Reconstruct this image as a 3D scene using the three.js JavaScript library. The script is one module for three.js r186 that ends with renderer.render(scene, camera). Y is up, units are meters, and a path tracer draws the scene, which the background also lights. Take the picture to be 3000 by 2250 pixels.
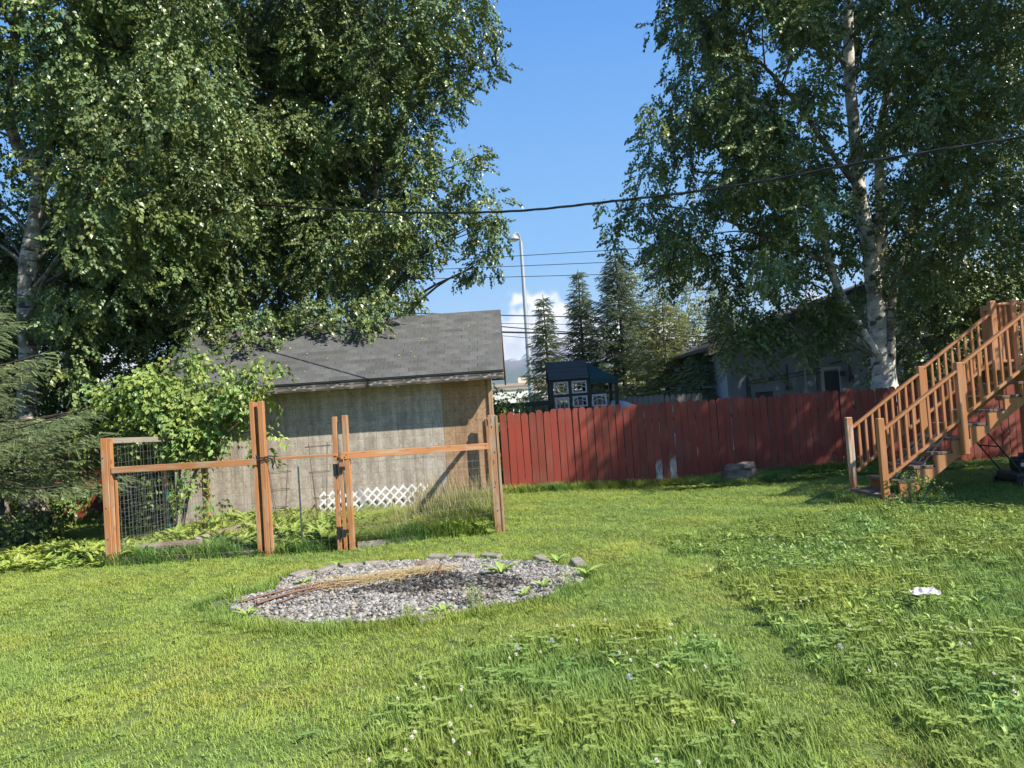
import * as THREE from 'three';
import { RoundedBoxGeometry } from 'three/addons/geometries/RoundedBoxGeometry.js';
import { mergeGeometries } from 'three/addons/utils/BufferGeometryUtils.js';

// ---------------------------------------------------------------- camera, sky, sun, exposure
const scene = new THREE.Scene();
const camera = new THREE.PerspectiveCamera(55.01, 4 / 3, 0.1, 20000);
camera.rotation.order = 'YXZ';
camera.rotation.set(THREE.MathUtils.degToRad(1.8), 0, THREE.MathUtils.degToRad(-3.9));
camera.position.set(0, 1.7, 0);
scene.add(camera);
const renderer = new THREE.WebGLRenderer({ antialias: true });
renderer.toneMapping = THREE.LinearToneMapping;
renderer.toneMappingExposure = 1.9;
renderer.shadowMap.enabled = true;
const SUN = new THREE.Vector3(0.73, 0.78, 0.45).normalize();
const sun = new THREE.DirectionalLight(new THREE.Color(1, 0.94, 0.83), 5);
sun.position.copy(SUN).multiplyScalar(60); sun.castShadow = true;
Object.assign(sun.shadow.camera, { left: -30, right: 30, top: 30, bottom: -30, near: 1, far: 160 });
sun.shadow.mapSize.set(4096, 4096);
scene.add(sun, sun.target);

scene.fog = new THREE.FogExp2(new THREE.Color(0.72, 0.82, 1.0), 0.00011);

// ---------------------------------------------------------------- numbers and noise
function rngOf(seed) { let a = seed >>> 0; return () => { a = (a + 0x6d2b79f5) | 0; let t = Math.imul(a ^ (a >>> 15), 1 | a); t = (t + Math.imul(t ^ (t >>> 7), 61 | t)) ^ t; return ((t ^ (t >>> 14)) >>> 0) / 4294967296; }; }
const rnd = rngOf(77);
const R = (a, b, r = rnd) => a + (b - a) * r();
const lerp = (a, b, t) => a + (b - a) * t, clamp = (x, a = 0, b = 1) => Math.min(b, Math.max(a, x));
const smooth = (a, b, x) => { const t = clamp((x - a) / (b - a)); return t * t * (3 - 2 * t); };
const hash = (x, y, s) => { let h = Math.imul(x | 0, 374761393) ^ Math.imul(y | 0, 668265263) ^ Math.imul(s | 0, 2147483647 ^ 974711); h = Math.imul(h ^ (h >>> 13), 1274126177); return ((h ^ (h >>> 16)) >>> 0) / 4294967296; };
function vn(x, y, s = 0, per = 0) {                       // value noise, periodic when per > 0
  const ix = Math.floor(x), iy = Math.floor(y), fx = x - ix, fy = y - iy, u = fx * fx * (3 - 2 * fx), v = fy * fy * (3 - 2 * fy);
  const w = (a) => (per ? ((a % per) + per) % per : a);
  return lerp(lerp(hash(w(ix), w(iy), s), hash(w(ix + 1), w(iy), s), u), lerp(hash(w(ix), w(iy + 1), s), hash(w(ix + 1), w(iy + 1), s), u), v);
}
function fbm(x, y, s = 0, oct = 4, per = 0) { let a = 0.5, t = 0, n = 0; for (let i = 0; i < oct; i++) { t += a * vn(x, y, s + i, per); n += a; x *= 2; y *= 2; per *= 2; a *= 0.5; } return t / n; }

// ---------------------------------------------------------------- the sky: clear air, low cumulus far off
{
  const W = 2048, H = 1024, d = new Float32Array(W * H * 4);
  const stops = [[0, [0.31, 0.42, 0.51]], [5, [0.22, 0.365, 0.51]], [12, [0.125, 0.285, 0.51]], [30, [0.056, 0.183, 0.455]], [90, [0.024, 0.075, 0.25]]];
  const blobs = [];                                       // azimuth, foot, width, height in degrees: cumulus heads standing far off, all round
  const br = rngOf(5);
  blobs.push([0.6, 4.6, 2.2, 4.0], [2.2, 4.6, 2.0, 4.6], [3.9, 4.8, 1.8, 3.6], [-1.0, 3.8, 1.8, 3.0], [1.6, 5.2, 3.4, 2.6], [-2.5, 3.8, 2, 3.1], [6.0, 4.2, 2.0, 3.0], [9.0, 3.8, 3.0, 2.6], [1.6, 2.8, 4, 1.9]);
  for (let a = 12; a < 356; a += R(6, 13, br)) blobs.push([a, R(3, 4.5, br), R(1.6, 3.6, br), R(1.5, 4, br)]);
  for (let j = 0; j < H; j++) {
    const el = ((j + 0.5) / H - 0.5) * 180, e = Math.max(0, el);
    let k = 0; while (k < stops.length - 2 && e > stops[k + 1][0]) k++;
    const t = (e - stops[k][0]) / (stops[k + 1][0] - stops[k][0]), air = [0, 1, 2].map((c) => lerp(stops[k][1][c], stops[k + 1][1][c], t));
    for (let i = 0; i < W; i++) {
      const az = ((i + 0.5) / W) * 360 - 90;              // 0 degrees is straight ahead, -z
      let den = 0, up = 0;
      if (el > -1 && el < 14) for (const [a, f, w, h] of blobs) {
        let da = az - a; if (da > 180) da -= 360; if (da < -180) da += 360;
        if (Math.abs(da) > w * 1.6) continue;
        const n = fbm(az * 1.3 + 40, el * 1.7, 9, 5), q = (el - f) / h, v = 1 - (da / w) ** 2 - (q > 0 ? q * q : (q * 3) ** 2) + (n - 0.5) * 1.7;
        if (v > den) { den = v; up = clamp(0.45 + q * 0.7 + (n - 0.5) * 1.2 + (da / w) * 0.25); }
      }
      const al = smooth(0.04, 0.4, den) * 0.95, c = [lerp(0.36, 0.64, up), lerp(0.40, 0.64, up), lerp(0.47, 0.63, up)], o = (j * W + i) * 4;
      for (let q = 0; q < 3; q++) d[o + q] = lerp(air[q], c[q], al);
      d[o + 3] = 1;
    }
  }
  const tex = new THREE.DataTexture(d, W, H, THREE.RGBAFormat, THREE.FloatType);
  tex.mapping = THREE.EquirectangularReflectionMapping; tex.magFilter = tex.minFilter = THREE.LinearFilter; tex.needsUpdate = true;
  scene.background = tex; scene.environment = tex;
}

// ---------------------------------------------------------------- textures
const s8 = (v) => Math.round(255 * clamp(v <= 0.0031308 ? v * 12.92 : 1.055 * v ** (1 / 2.4) - 0.055));
function texture(n, m, f, wrap = true) {                  // f(u, v) gives linear [r, g, b]
  const d = new Uint8Array(n * m * 4);
  for (let y = 0; y < m; y++) for (let x = 0; x < n; x++) { const c = f(x / n, y / m), o = (y * n + x) * 4; d[o] = s8(c[0]); d[o + 1] = s8(c[1]); d[o + 2] = s8(c[2]); d[o + 3] = 255; }
  const t = new THREE.DataTexture(d, n, m); t.colorSpace = THREE.SRGBColorSpace; t.magFilter = THREE.LinearFilter; t.minFilter = THREE.LinearMipmapLinearFilter; t.generateMipmaps = true;
  if (wrap) t.wrapS = t.wrapT = THREE.RepeatWrapping; t.needsUpdate = true; return t;
}
function heights(n, m, f) {                               // grey data map
  const d = new Uint8Array(n * m * 4);
  for (let y = 0; y < m; y++) for (let x = 0; x < n; x++) { const c = Math.round(255 * clamp(f(x / n, y / m))), o = (y * n + x) * 4; d[o] = d[o + 1] = d[o + 2] = c; d[o + 3] = 255; }
  const t = new THREE.DataTexture(d, n, m); t.magFilter = THREE.LinearFilter; t.wrapS = t.wrapT = THREE.RepeatWrapping; t.needsUpdate = true; return t;
}
const mix3 = (a, b, t) => [lerp(a[0], b[0], t), lerp(a[1], b[1], t), lerp(a[2], b[2], t)];
const grainF = (u, v, s) => { const w = fbm(u * 6, v * 3, s, 3, 3) * 0.35; return clamp(0.55 * fbm((u + w * 0.06) * 48, v * 3, s + 3, 3, 3) + 0.45 * fbm(u * 96, v * 6, s + 7, 2, 3)); };
function stainTex(light, dark, weather, amount, s) {      // stained softwood, 0.5 m wide and 2 m long a tile
  return texture(256, 512, (u, v) => {
    const g = grainF(u, v, s), knot = smooth(0.74, 0.82, fbm(u * 8, v * 14, s + 20, 2, 2)), w = smooth(0.55, 0.75, fbm(u * 10, v * 5, s + 30, 4, 5)) * amount;
    return mix3(mix3(mix3(dark, light, smooth(0.05, 0.95, g)), [dark[0] * 0.45, dark[1] * 0.4, dark[2] * 0.4], knot * 0.7), weather, w * (0.5 + 0.5 * g));
  });
}
const grainBump = heights(256, 512, (u, v) => grainF(u, v, 50));
const std = (o) => new THREE.MeshStandardMaterial({ roughness: 0.85, metalness: 0, ...o });
const rgb = (r, g, b) => new THREE.Color().setRGB(r, g, b);
const wood = (map, rough = 0.8, bump = 0.0015) => std({ map, roughness: rough, bumpMap: grainBump, bumpScale: bump });
const M = {
  cedar: [1, 2, 3].map((s) => wood(stainTex([0.46, 0.205, 0.078], [0.31, 0.125, 0.045], [0.40, 0.3, 0.2], 0.85, s * 11))),
  cedarWorn: wood(stainTex([0.42, 0.24, 0.12], [0.27, 0.13, 0.06], [0.40, 0.34, 0.26], 0.9, 51)),
  greyBoard: wood(stainTex([0.36, 0.31, 0.25], [0.22, 0.185, 0.15], [0.42, 0.39, 0.34], 0.8, 61)),
  stair: [1, 2, 3].map((s) => wood(stainTex([0.45, 0.2, 0.075], [0.38, 0.16, 0.06], [0.5, 0.38, 0.28], 0.35, 100 + s * 13), 0.55)),
  stairWorn: wood(stainTex([0.45, 0.2, 0.085], [0.36, 0.15, 0.06], [0.56, 0.49, 0.40], 1.0, 141), 0.6),
  red: [1, 2, 3, 4].map((s) => wood(stainTex([0.235 + s * 0.014, 0.047, 0.028], [0.155 + s * 0.014, 0.032, 0.02], [0.2, 0.09, 0.068], 0.55, 200 + s * 17), 0.7)),
  log: wood(stainTex([0.25, 0.19, 0.14], [0.13, 0.095, 0.07], [0.34, 0.29, 0.24], 0.8, 301), 0.95, 0.006),
  logRed: wood(stainTex([0.26, 0.14, 0.09], [0.12, 0.06, 0.04], [0.28, 0.22, 0.17], 0.6, 311), 0.95, 0.006),
  white: std({ color: rgb(0.7, 0.7, 0.69), roughness: 0.45 }),
  whiteFrame: std({ color: rgb(0.62, 0.63, 0.66), roughness: 0.5 }),
  black: std({ color: rgb(0.02, 0.02, 0.021), roughness: 0.45 }),
  wire: std({ color: rgb(0.42, 0.43, 0.43), roughness: 0.4, metalness: 0.7 }),
  rustWire: std({ color: rgb(0.10, 0.075, 0.06), roughness: 0.8, metalness: 0.2 }),
  galv: std({ color: rgb(0.42, 0.44, 0.46), roughness: 0.5, metalness: 0.5 }),
  teal: std({ color: rgb(0.03, 0.16, 0.13), roughness: 0.5 }),
  cable: std({ color: rgb(0.015, 0.016, 0.018), roughness: 0.5 }),
};
const worn = (bare) => wood(texture(256, 512, (u, v) => {   // red paint flaked off near the ground, pale primer showing in ragged tongues
  const g = grainF(u, v, 230), base = mix3([0.20, 0.04, 0.026], [0.29, 0.055, 0.034], g), edge = v * 2 + (fbm(u * 36, v * 26, 240, 4) - 0.5) * 0.5;
  return mix3(base, mix3([0.3, 0.29, 0.28], [0.42, 0.41, 0.4], g), edge < bare ? smooth(0.25, 0.4, fbm(u * 30, v * 14, 250, 3)) : 0);
}), 0.75);
M.redWorn = [worn(0.5), worn(0.58), worn(0.2)];
function barkTex(base, pale, mark, s, marks) {
  return texture(512, 512, (u, v) => {
    const n = fbm(u * 8, v * 8, s, 5, 8), len = smooth(0.62, 0.72, fbm(u * 7, v * 40, s + 9, 3, 1 ? 0 : 0)) * marks, scar = smooth(0.63, 0.72, fbm(u * 6, v * 6, s + 15, 4, 6));
    return mix3(mix3(mix3(base, pale, smooth(0.3, 0.7, n)), mark, clamp(len)), mark, scar * 0.9);
  });
}
const barkBump = heights(256, 256, (u, v) => fbm(u * 12, v * 6, 71, 4, 6));
M.birch = std({ map: barkTex([0.44, 0.39, 0.33], [0.66, 0.62, 0.55], [0.07, 0.06, 0.05], 401, 0.6), roughness: 0.8, bumpMap: barkBump, bumpScale: 0.012 });
M.birchOld = std({ map: barkTex([0.16, 0.135, 0.11], [0.40, 0.36, 0.31], [0.035, 0.03, 0.027], 421, 0.9), roughness: 0.9, bumpMap: barkBump, bumpScale: 0.03 });
M.limb = std({ map: barkTex([0.10, 0.08, 0.065], [0.22, 0.18, 0.15], [0.03, 0.026, 0.022], 441, 0.6), roughness: 0.9, bumpMap: barkBump, bumpScale: 0.008 });
M.spruceBark = std({ color: rgb(0.075, 0.058, 0.045), roughness: 0.95, bumpMap: barkBump, bumpScale: 0.02 });
const leafMat = (r, g, b, tr = 0.35, rough = 0.5, spec = 0.4) => new THREE.MeshPhysicalMaterial({ color: rgb(r, g, b), roughness: rough, transmission: tr, thickness: 0, side: THREE.DoubleSide, specularIntensity: spec });

// ---------------------------------------------------------------- building blocks
const used = new Map();
function unique(name) { const n = used.get(name) ?? 0; used.set(name, n + 1); return n ? name + '_' + String(n).padStart(3, '0') : name; }
function mark(o, label, category, group, kind) { if (label) o.userData.label = label; if (category) o.userData.category = category; if (group) o.userData.group = group; if (kind) o.userData.kind = kind; return o; }
function thing(name, label, category, pos = [0, 0, 0], group) { const o = new THREE.Group(); o.name = unique(name); o.position.set(...pos); scene.add(o); return mark(o, label, category, group); }
function obj(name, geo, mat, parent = scene) {
  const m = new THREE.Mesh(geo, mat); m.name = parent === scene ? unique(name) : name; m.castShadow = m.receiveShadow = true; parent.add(m);
  return m;
}
function struct(name, geo, mat, label) { const m = obj(name, geo, mat); m.userData.kind = 'structure'; if (label) m.userData.label = label; return m; }
function metresUV(geo, off = [0, 0]) {                    // v follows the local y axis, u the other axis of the face; 0.5 m by 2 m a tile
  const g = geo.index ? geo.toNonIndexed() : geo, p = g.attributes.position, uv = new Float32Array(p.count * 2), a = new THREE.Vector3(), b = new THREE.Vector3(), c = new THREE.Vector3();
  for (let i = 0; i < p.count; i += 3) {
    a.fromBufferAttribute(p, i); b.fromBufferAttribute(p, i + 1).sub(a); c.fromBufferAttribute(p, i + 2).sub(a); b.cross(c);
    const ax = Math.abs(b.x), ay = Math.abs(b.y), az = Math.abs(b.z), k = ay > ax && ay > az ? 1 : ax > az ? 0 : 2;
    for (let j = 0; j < 3; j++) {
      a.fromBufferAttribute(p, i + j);
      uv[(i + j) * 2] = off[0] + (k === 0 ? a.z : a.x) * 2; uv[(i + j) * 2 + 1] = off[1] + (k === 1 ? a.z : a.y) * 0.5;
    }
  }
  g.setAttribute('uv', new THREE.BufferAttribute(uv, 2)); return g;
}
const V = (x, y, z) => new THREE.Vector3(x, y, z);
function beam(a, b, w, d, ref = [0, 0, 1], bev = 0.004) { // a length of sawn timber from a to b, w across, d along ref
  const A = V(...a), B = V(...b), Y = B.clone().sub(A), L = Y.length(); Y.normalize();
  const Z = V(...ref); Z.addScaledVector(Y, -Z.dot(Y)).normalize(); const X = Y.clone().cross(Z);
  const g = metresUV(new RoundedBoxGeometry(w, L, d, 1, Math.min(bev, w / 3, d / 3)), [rnd(), rnd()]);
  return g.applyMatrix4(new THREE.Matrix4().makeBasis(X, Y, Z).setPosition(A.add(B).multiplyScalar(0.5)));
}
function box(w, h, d, x = 0, y = 0, z = 0) { return metresUV(new THREE.BoxGeometry(w, h, d), [rnd(), rnd()]).translate(x, y, z); }
function rod(a, b, r, n = 5) {                            // a straight wire or bar
  const A = V(...a), B = V(...b), Y = B.clone().sub(A), L = Y.length(), g = new THREE.CylinderGeometry(r, r, L, n, 1);
  g.applyQuaternion(new THREE.Quaternion().setFromUnitVectors(V(0, 1, 0), Y.normalize())); const c = A.add(B).multiplyScalar(0.5); return g.translate(c.x, c.y, c.z).toNonIndexed();
}
function taper(pts, r0, r1, n = 9, seg = 0, rough = 0) {  // a trunk or limb: a tapering tube through the points
  const curve = new THREE.CatmullRomCurve3(pts.map((p) => V(...p))), S = seg || pts.length * 4, pos = [], uv = [], idx = [], L = curve.getLength();
  let N = V(1, 0, 0);
  for (let i = 0; i <= S; i++) {
    const t = i / S, c = curve.getPointAt(t), T = curve.getTangentAt(t); N.addScaledVector(T, -N.dot(T)).normalize(); const Bn = T.clone().cross(N);
    const rr = (Array.isArray(r0) ? r0[Math.min(r0.length - 1, Math.floor(t * r0.length))] : lerp(r0, r1, t));
    for (let j = 0; j <= n; j++) {
      const a = (j / n) * Math.PI * 2, r = rr * (1 + rough * (vn(Math.cos(a) * 2 + 7, Math.sin(a) * 2 + t * L * 2.2, 33) - 0.5));
      pos.push(c.x + r * (Math.cos(a) * N.x + Math.sin(a) * Bn.x), c.y + r * (Math.cos(a) * N.y + Math.sin(a) * Bn.y), c.z + r * (Math.cos(a) * N.z + Math.sin(a) * Bn.z)); uv.push((j / n) * Math.max(0.3, rr * 6), t * L);
      if (i < S && j < n) { const q = i * (n + 1) + j; idx.push(q, q + 1, q + n + 1, q + 1, q + n + 2, q + n + 1); }
    }
  }
  const g = new THREE.BufferGeometry(); g.setAttribute('position', new THREE.Float32BufferAttribute(pos, 3)); g.setAttribute('uv', new THREE.Float32BufferAttribute(uv, 2)); g.setIndex(idx); g.computeVertexNormals(); return g;
}
function faces(pos) { const g = new THREE.BufferGeometry(); g.setAttribute('position', new THREE.Float32BufferAttribute(pos, 3)); g.computeVertexNormals(); return g; }
function copies(name, geo, mat, list, parent, colour) {   // list of {p, q, s}; one InstancedMesh
  const m = new THREE.InstancedMesh(geo, mat, list.length), mt = new THREE.Matrix4(), c = new THREE.Color();
  list.forEach((e, i) => { m.setMatrixAt(i, mt.compose(e.p, e.q, e.s)); if (colour) { colour(c, e, i); m.setColorAt(i, c); } });
  m.name = parent === scene ? unique(name) : name; m.castShadow = m.receiveShadow = true; m.userData.kind = 'stuff'; parent.add(m); return m;
}
const eul = new THREE.Euler();
const turn = (x, y, z, o = 'YXZ') => new THREE.Quaternion().setFromEuler(eul.set(x, y, z, o));
function inPoly(poly, x, y) { let c = false; for (let i = 0, j = poly.length - 1; i < poly.length; j = i++) { const [xi, yi] = poly[i], [xj, yj] = poly[j]; if (yi > y !== yj > y && x < ((xj - xi) * (y - yi)) / (yj - yi) + xi) c = !c; } return c; }
function edgeDist(poly, x, y) { let m = 1e9; for (let i = 0, j = poly.length - 1; i < poly.length; j = i++) { const [ax, ay] = poly[j], [bx, by] = poly[i], dx = bx - ax, dy = by - ay, t = clamp(((x - ax) * dx + (y - ay) * dy) / (dx * dx + dy * dy || 1)); m = Math.min(m, Math.hypot(x - ax - dx * t, y - ay - dy * t)); } return m; }

// ---------------------------------------------------------------- the ground
const land = (x, z) => -0.1 * Math.exp(-(((x - 2.9) / 2.2) ** 2)) * smooth(-12.2, -15, z) + (fbm(x * 0.8 + 50, z * 0.8 + 50, 3, 3) - 0.5) * 0.05 * smooth(40, 20, Math.hypot(x, z));
{
  const xs = [], zs = [];
  for (let v = -15; v <= 15; v += 0.3) xs.push(v);
  for (let k = 1; k < 26; k++) { xs.push(15 + 0.6 * (1.42 ** k - 1)); xs.unshift(-15 - 0.6 * (1.42 ** k - 1)); }
  for (let v = 2; v >= -20; v -= 0.3) zs.push(v);
  for (let k = 1; k < 26; k++) { zs.push(-20 - 0.6 * (1.42 ** k - 1)); zs.unshift(2 + 0.6 * (1.42 ** k - 1)); }
  const pos = [], uv = [], idx = [];
  zs.forEach((z, j) => xs.forEach((x, i) => { pos.push(x, land(x, z), z); uv.push(x / 2, z / 2); if (i && j) { const a = j * xs.length + i; idx.push(a, a - 1, a - xs.length - 1, a, a - xs.length - 1, a - xs.length); } }));
  const g = new THREE.BufferGeometry(); g.setAttribute('position', new THREE.Float32BufferAttribute(pos, 3)); g.setAttribute('uv', new THREE.Float32BufferAttribute(uv, 2)); g.setIndex(idx.reverse()); g.computeVertexNormals();
  if (g.attributes.normal.getY(0) < 0) { g.setIndex(idx.reverse()); g.computeVertexNormals(); }
  const thatch = texture(512, 512, (u, v) => { const a = fbm(u * 10, v * 10, 500, 5, 10), b = fbm(u * 160, v * 160, 510, 2, 160); return mix3(mix3([0.05, 0.08, 0.016], [0.15, 0.2, 0.045], b), [0.17, 0.17, 0.07], smooth(0.6, 0.8, a) * 0.4); });
  struct('lawn_ground', g, std({ map: thatch, roughness: 1 }), 'mown green lawn of the back yard');
}
// far mountains, rock above the tree line
{
  const pos = [], col = [], idx = [], NX = 150, NZ = 26;
  const crest = (x) => 300 + 60 * fbm(x / 420 + 30, 1, 700, 5) + 75 * Math.exp(-(((x - 290) / 150) ** 2)) + 26 * Math.exp(-(((x - 135) / 60) ** 2)) - 60 * smooth(-50, -260, x) + 45 * fbm(x / 90, 3, 710, 4) - 45;
  for (let j = 0; j <= NZ; j++) for (let i = 0; i <= NX; i++) {
    const x = -2600 + (5600 * i) / NX + 18 * (vn(i, j, 71) - 0.5), t = j / NZ, z = -3300 - 1700 * t, h = crest(x) * Math.sin(Math.min(1, t * 1.35) * Math.PI / 2) ** 1.3;
    const y = h * (0.86 + 0.28 * fbm(x / 160 + 9, z / 220, 720, 5)) - 4; pos.push(x, y, z);
    const tree = smooth(190, 265, y + 90 * (fbm(x / 70, z / 70, 730, 4) - 0.5)), snow = y > 270 && fbm(x / 40, z / 60, 740, 3) > 0.63 ? 1 : 0;
    const c = mix3(mix3([0.03, 0.055, 0.025], [0.14, 0.12, 0.125], tree), [0.8, 0.8, 0.82], snow); col.push(...c);
    if (i && j) { const a = j * (NX + 1) + i; idx.push(a, a - NX - 2, a - 1, a, a - NX - 1, a - NX - 2); }
  }
  const g = new THREE.BufferGeometry(); g.setAttribute('position', new THREE.Float32BufferAttribute(pos, 3)); g.setAttribute('color', new THREE.Float32BufferAttribute(col, 3)); g.setIndex(idx); g.computeVertexNormals();
  struct('mountains', g, std({ vertexColors: true, roughness: 1 }), 'hazy blue mountains on the horizon');
}
// a part built in world coordinates under a thing whose group stands at the thing's base
function part(name, geo, mat, parent) { const m = obj(name, geo, mat, parent); if (parent.parent === scene) m.position.copy(parent.position).negate(); return m; }

// ---------------------------------------------------------------- the shed
{
  const strands = (light, dark, line, s) => {
    const c = document.createElement('canvas'); c.width = 512; c.height = 1024; const x = c.getContext('2d'), r = rngOf(s), css = (k) => `rgb(${s8(k[0])},${s8(k[1])},${s8(k[2])})`;
    x.fillStyle = css(mix3(dark, light, 0.5)); x.fillRect(0, 0, 512, 1024);
    for (let i = 0; i < 8000; i++) {
      const t = r(), k = mix3(dark, light, t < 0.08 ? 0.15 : 0.35 + 0.65 * r()), L = 12 + 40 * r(), w = 2 + 7 * r();
      x.save(); x.translate(512 * r(), 1024 * r()); x.rotate((r() < 0.7 ? 1.57 : 0) + (r() - 0.5) * 1.9); x.fillStyle = css(k); x.globalAlpha = 0.75; x.fillRect(-L / 2, -w / 2, L, w); x.restore();
    }
    for (let i = 0; i < 60; i++) { x.globalAlpha = 0.10; x.fillStyle = css(i % 3 ? dark : light); const sx = 512 * r(), sw = 6 + 40 * r(); for (let k = 0; k < 14; k++) x.fillRect(sx + (r() - 0.5) * 18, 1024 * r(), sw * (0.4 + r()), 30 + 120 * r()); }
    x.globalAlpha = 0.5; x.fillStyle = css(line);                                  // nailing lines printed on the sheet
    for (const u of [0, 86, 170, 256, 341, 426]) x.fillRect(u - 1, 0, 2, 1024);
    for (let v = 40; v < 1024; v += 86) x.fillRect(0, v + 3, 512, 2);
    const t = new THREE.CanvasTexture(c); t.colorSpace = THREE.SRGBColorSpace; t.wrapS = t.wrapT = THREE.RepeatWrapping; return t;
  };
  const osbGrey = std({ map: strands([0.56, 0.485, 0.40], [0.21, 0.175, 0.14], [0.10, 0.085, 0.075], 31), roughness: 0.9 });
  const osbTan = std({ map: strands([0.47, 0.31, 0.18], [0.19, 0.11, 0.06], [0.05, 0.035, 0.03], 32), roughness: 0.9 });
  const s = thing('shed', 'weathered board shed with grey shingle roof behind the garden enclosure', 'shed', [-3.2, 0, -13.3]);
  const wallTop = 2.62, z0 = -13.3;
  const sheet = (xa, xb, mat, n) => {
    const g = new THREE.BoxGeometry(xb - xa - 0.004, wallTop + 0.1, 0.014).translate((xa + xb) / 2, wallTop / 2 - 0.05, z0 - 0.007 + n * 0.0015), p = g.attributes.position, uv = g.attributes.uv;
    for (let i = 0; i < uv.count; i++) uv.setXY(i, (p.getX(i) - xa) / 1.22 + n * 0.5, p.getY(i) / 2.44 + n * 0.084 * 2);
    return part('wall_panel', g, mat, s);
  };
  sheet(-1.28, -0.44, osbTan, 0).userData.label = 'newer orange tan wall sheet by the corner';
  for (let k = 0; k < 4; k++) sheet(-1.28 - 1.22 * (k + 1), -1.28 - 1.22 * k, osbGrey, (k % 2) + 1);
  const gable = (x, t) => { const sh = new THREE.Shape(); sh.moveTo(13.31, -0.1); sh.lineTo(16.3, -0.1); sh.lineTo(16.3, 2.5); sh.lineTo(14.8, 3.5); sh.lineTo(13.31, 2.5); sh.closePath(); const g = new THREE.ExtrudeGeometry(sh, { depth: t, bevelEnabled: false }); g.rotateY(Math.PI / 2); return metresUV(g).translate(x, 0, 0); };
  part('side_wall', gable(-0.456, 0.014), osbTan, s); part('side_wall', gable(-6.16, 0.014), osbGrey, s);
  part('back_wall', box(5.7, 2.6, 0.014, -3.3, 1.25, -16.3), osbGrey, s);
  part('corner_board', beam([-0.405, -0.05, -13.28], [-0.405, 2.45, -13.28], 0.07, 0.04), M.cedarWorn, s);
  part('corner_board', beam([-0.435, -0.05, -13.345], [-0.435, 2.45, -13.345], 0.02, 0.085), M.cedarWorn, s);
  // roof: deck, then the shingles course by course
  const xl = -6.35, xr = -0.13, eave = [2.36, -12.85], ridge = [3.66, -14.8], len = Math.hypot(1.3, 1.95), ang = Math.atan2(1.3, 1.95);
  const deckMat = std({ color: rgb(0.035, 0.034, 0.033), roughness: 1 });
  const roof = part('roof', mergeGeometries([1, -1].map((d) => beam([(xl + xr) / 2, eave[0] - 0.018, d > 0 ? eave[1] : 2 * ridge[1] - eave[1]], [(xl + xr) / 2, ridge[0] - 0.018, ridge[1]], xr - xl - 0.01, 0.02, [0, 1, 0]))), deckMat, s);
  const grit = (a, b) => texture(128, 128, (u, v) => { const n = vn(u * 128, v * 128, a, 128), m = fbm(u * 4, v * 4, a + 1, 3, 4), c = lerp(0.035, 0.105, n) * b * (0.8 + 0.4 * m); return [c * 1.02, c * 1.03, c * 0.98]; });
  const shMats = [0.9, 1.0, 1.1, 0.97, 1.2, 0.8].map((b, i) => std({ map: grit(800 + i * 3, b * 1.3), roughness: 0.78 }));
  const shG = [0, 1, 2].map(() => metresUV(new THREE.BoxGeometry(0.3, 0.009, 0.1335)).scale(1, 1, 1));
  for (const g of shG) { const uv = g.attributes.uv; for (let i = 0; i < uv.count; i++) uv.setXY(i, uv.getX(i) * 2, uv.getY(i) * 8); }
  const rows = 17, exp = len / rows, list = [];
  for (let r = 0; r < rows; r++) for (let k = -1; k < 22; k++) {
    let a = xr - (k + (r % 2 ? 0.5 : 0)) * 0.305 - 0.305, b = a + 0.305;
    if (b < xl + 0.05 || a > xr - 0.05) continue; a = Math.max(a, xl); b = Math.min(b, xr); list.push([r, (a + b) / 2, (b - a) / 0.305]);
  }
  list.sort((p, q) => q[1] - p[1]);
  const q = turn(ang, 0, 0), lift = turn(0.035, 0, 0), rest = [];
  list.forEach(([r, x, w], i) => {
    const t = (r + 0.5) / rows, m = new THREE.Mesh(shG[i % 3], shMats[Math.floor(hash(i, r, 4) * 6)]);
    m.name = 'shingle'; m.quaternion.copy(q).multiply(lift).multiply(turn(0, R(-0.008, 0.008), 0)); m.scale.set(w * 0.998, 1, 1);
    m.position.set(x + R(-0.002, 0.002), lerp(eave[0], ridge[0], t) + 0.0085, lerp(eave[1], ridge[1], t) + 0.006); m.castShadow = m.receiveShadow = true;
    if (i < 300) roof.add(m); else { m.updateMatrix(); rest.push(shG[i % 3].clone().applyMatrix4(m.matrix)); }
  });
  if (rest.length) { const m = obj('shingle_rows', mergeGeometries(rest), shMats[1], roof); m.userData.kind = 'stuff'; }
  const back = obj('back_shingles', beam([(xl + xr) / 2, eave[0] + 0.004, 2 * ridge[1] - eave[1]], [(xl + xr) / 2, ridge[0] + 0.004, ridge[1] - 0.01], xr - xl, 0.012, [0, 1, 0]), shMats[0], roof);
  for (let k = 0; k < 20; k++) { const x = xr - 0.155 - k * 0.31; obj('ridge_cap', mergeGeometries([1, -1].map((d) => beam([x, ridge[0] - 0.075, ridge[1] + d * 0.135], [x, ridge[0] + 0.018, ridge[1] - d * 0.004], 0.306, 0.008, [0, 1, 0]))), shMats[k % 6], roof); }
  // fascia: bare, blackened board; pale flecks where the paint clings
  const fas = std({ map: texture(256, 256, (u, v) => { const a = smooth(0.42, 0.62, fbm(u * 16, v * 6, 850, 5, 2)), b = smooth(0.62, 0.7, fbm(u * 40, v * 24, 860, 3, 8)); return mix3(mix3([0.06, 0.05, 0.043], [0.17, 0.15, 0.13], a), [0.4, 0.38, 0.35], b * 0.8); }), roughness: 0.95 });
  part('fascia', beam([xl, eave[0] - 0.085, eave[1] - 0.005], [xr, eave[0] - 0.085, eave[1] - 0.005], 0.12, 0.03), fas, s);
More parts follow.
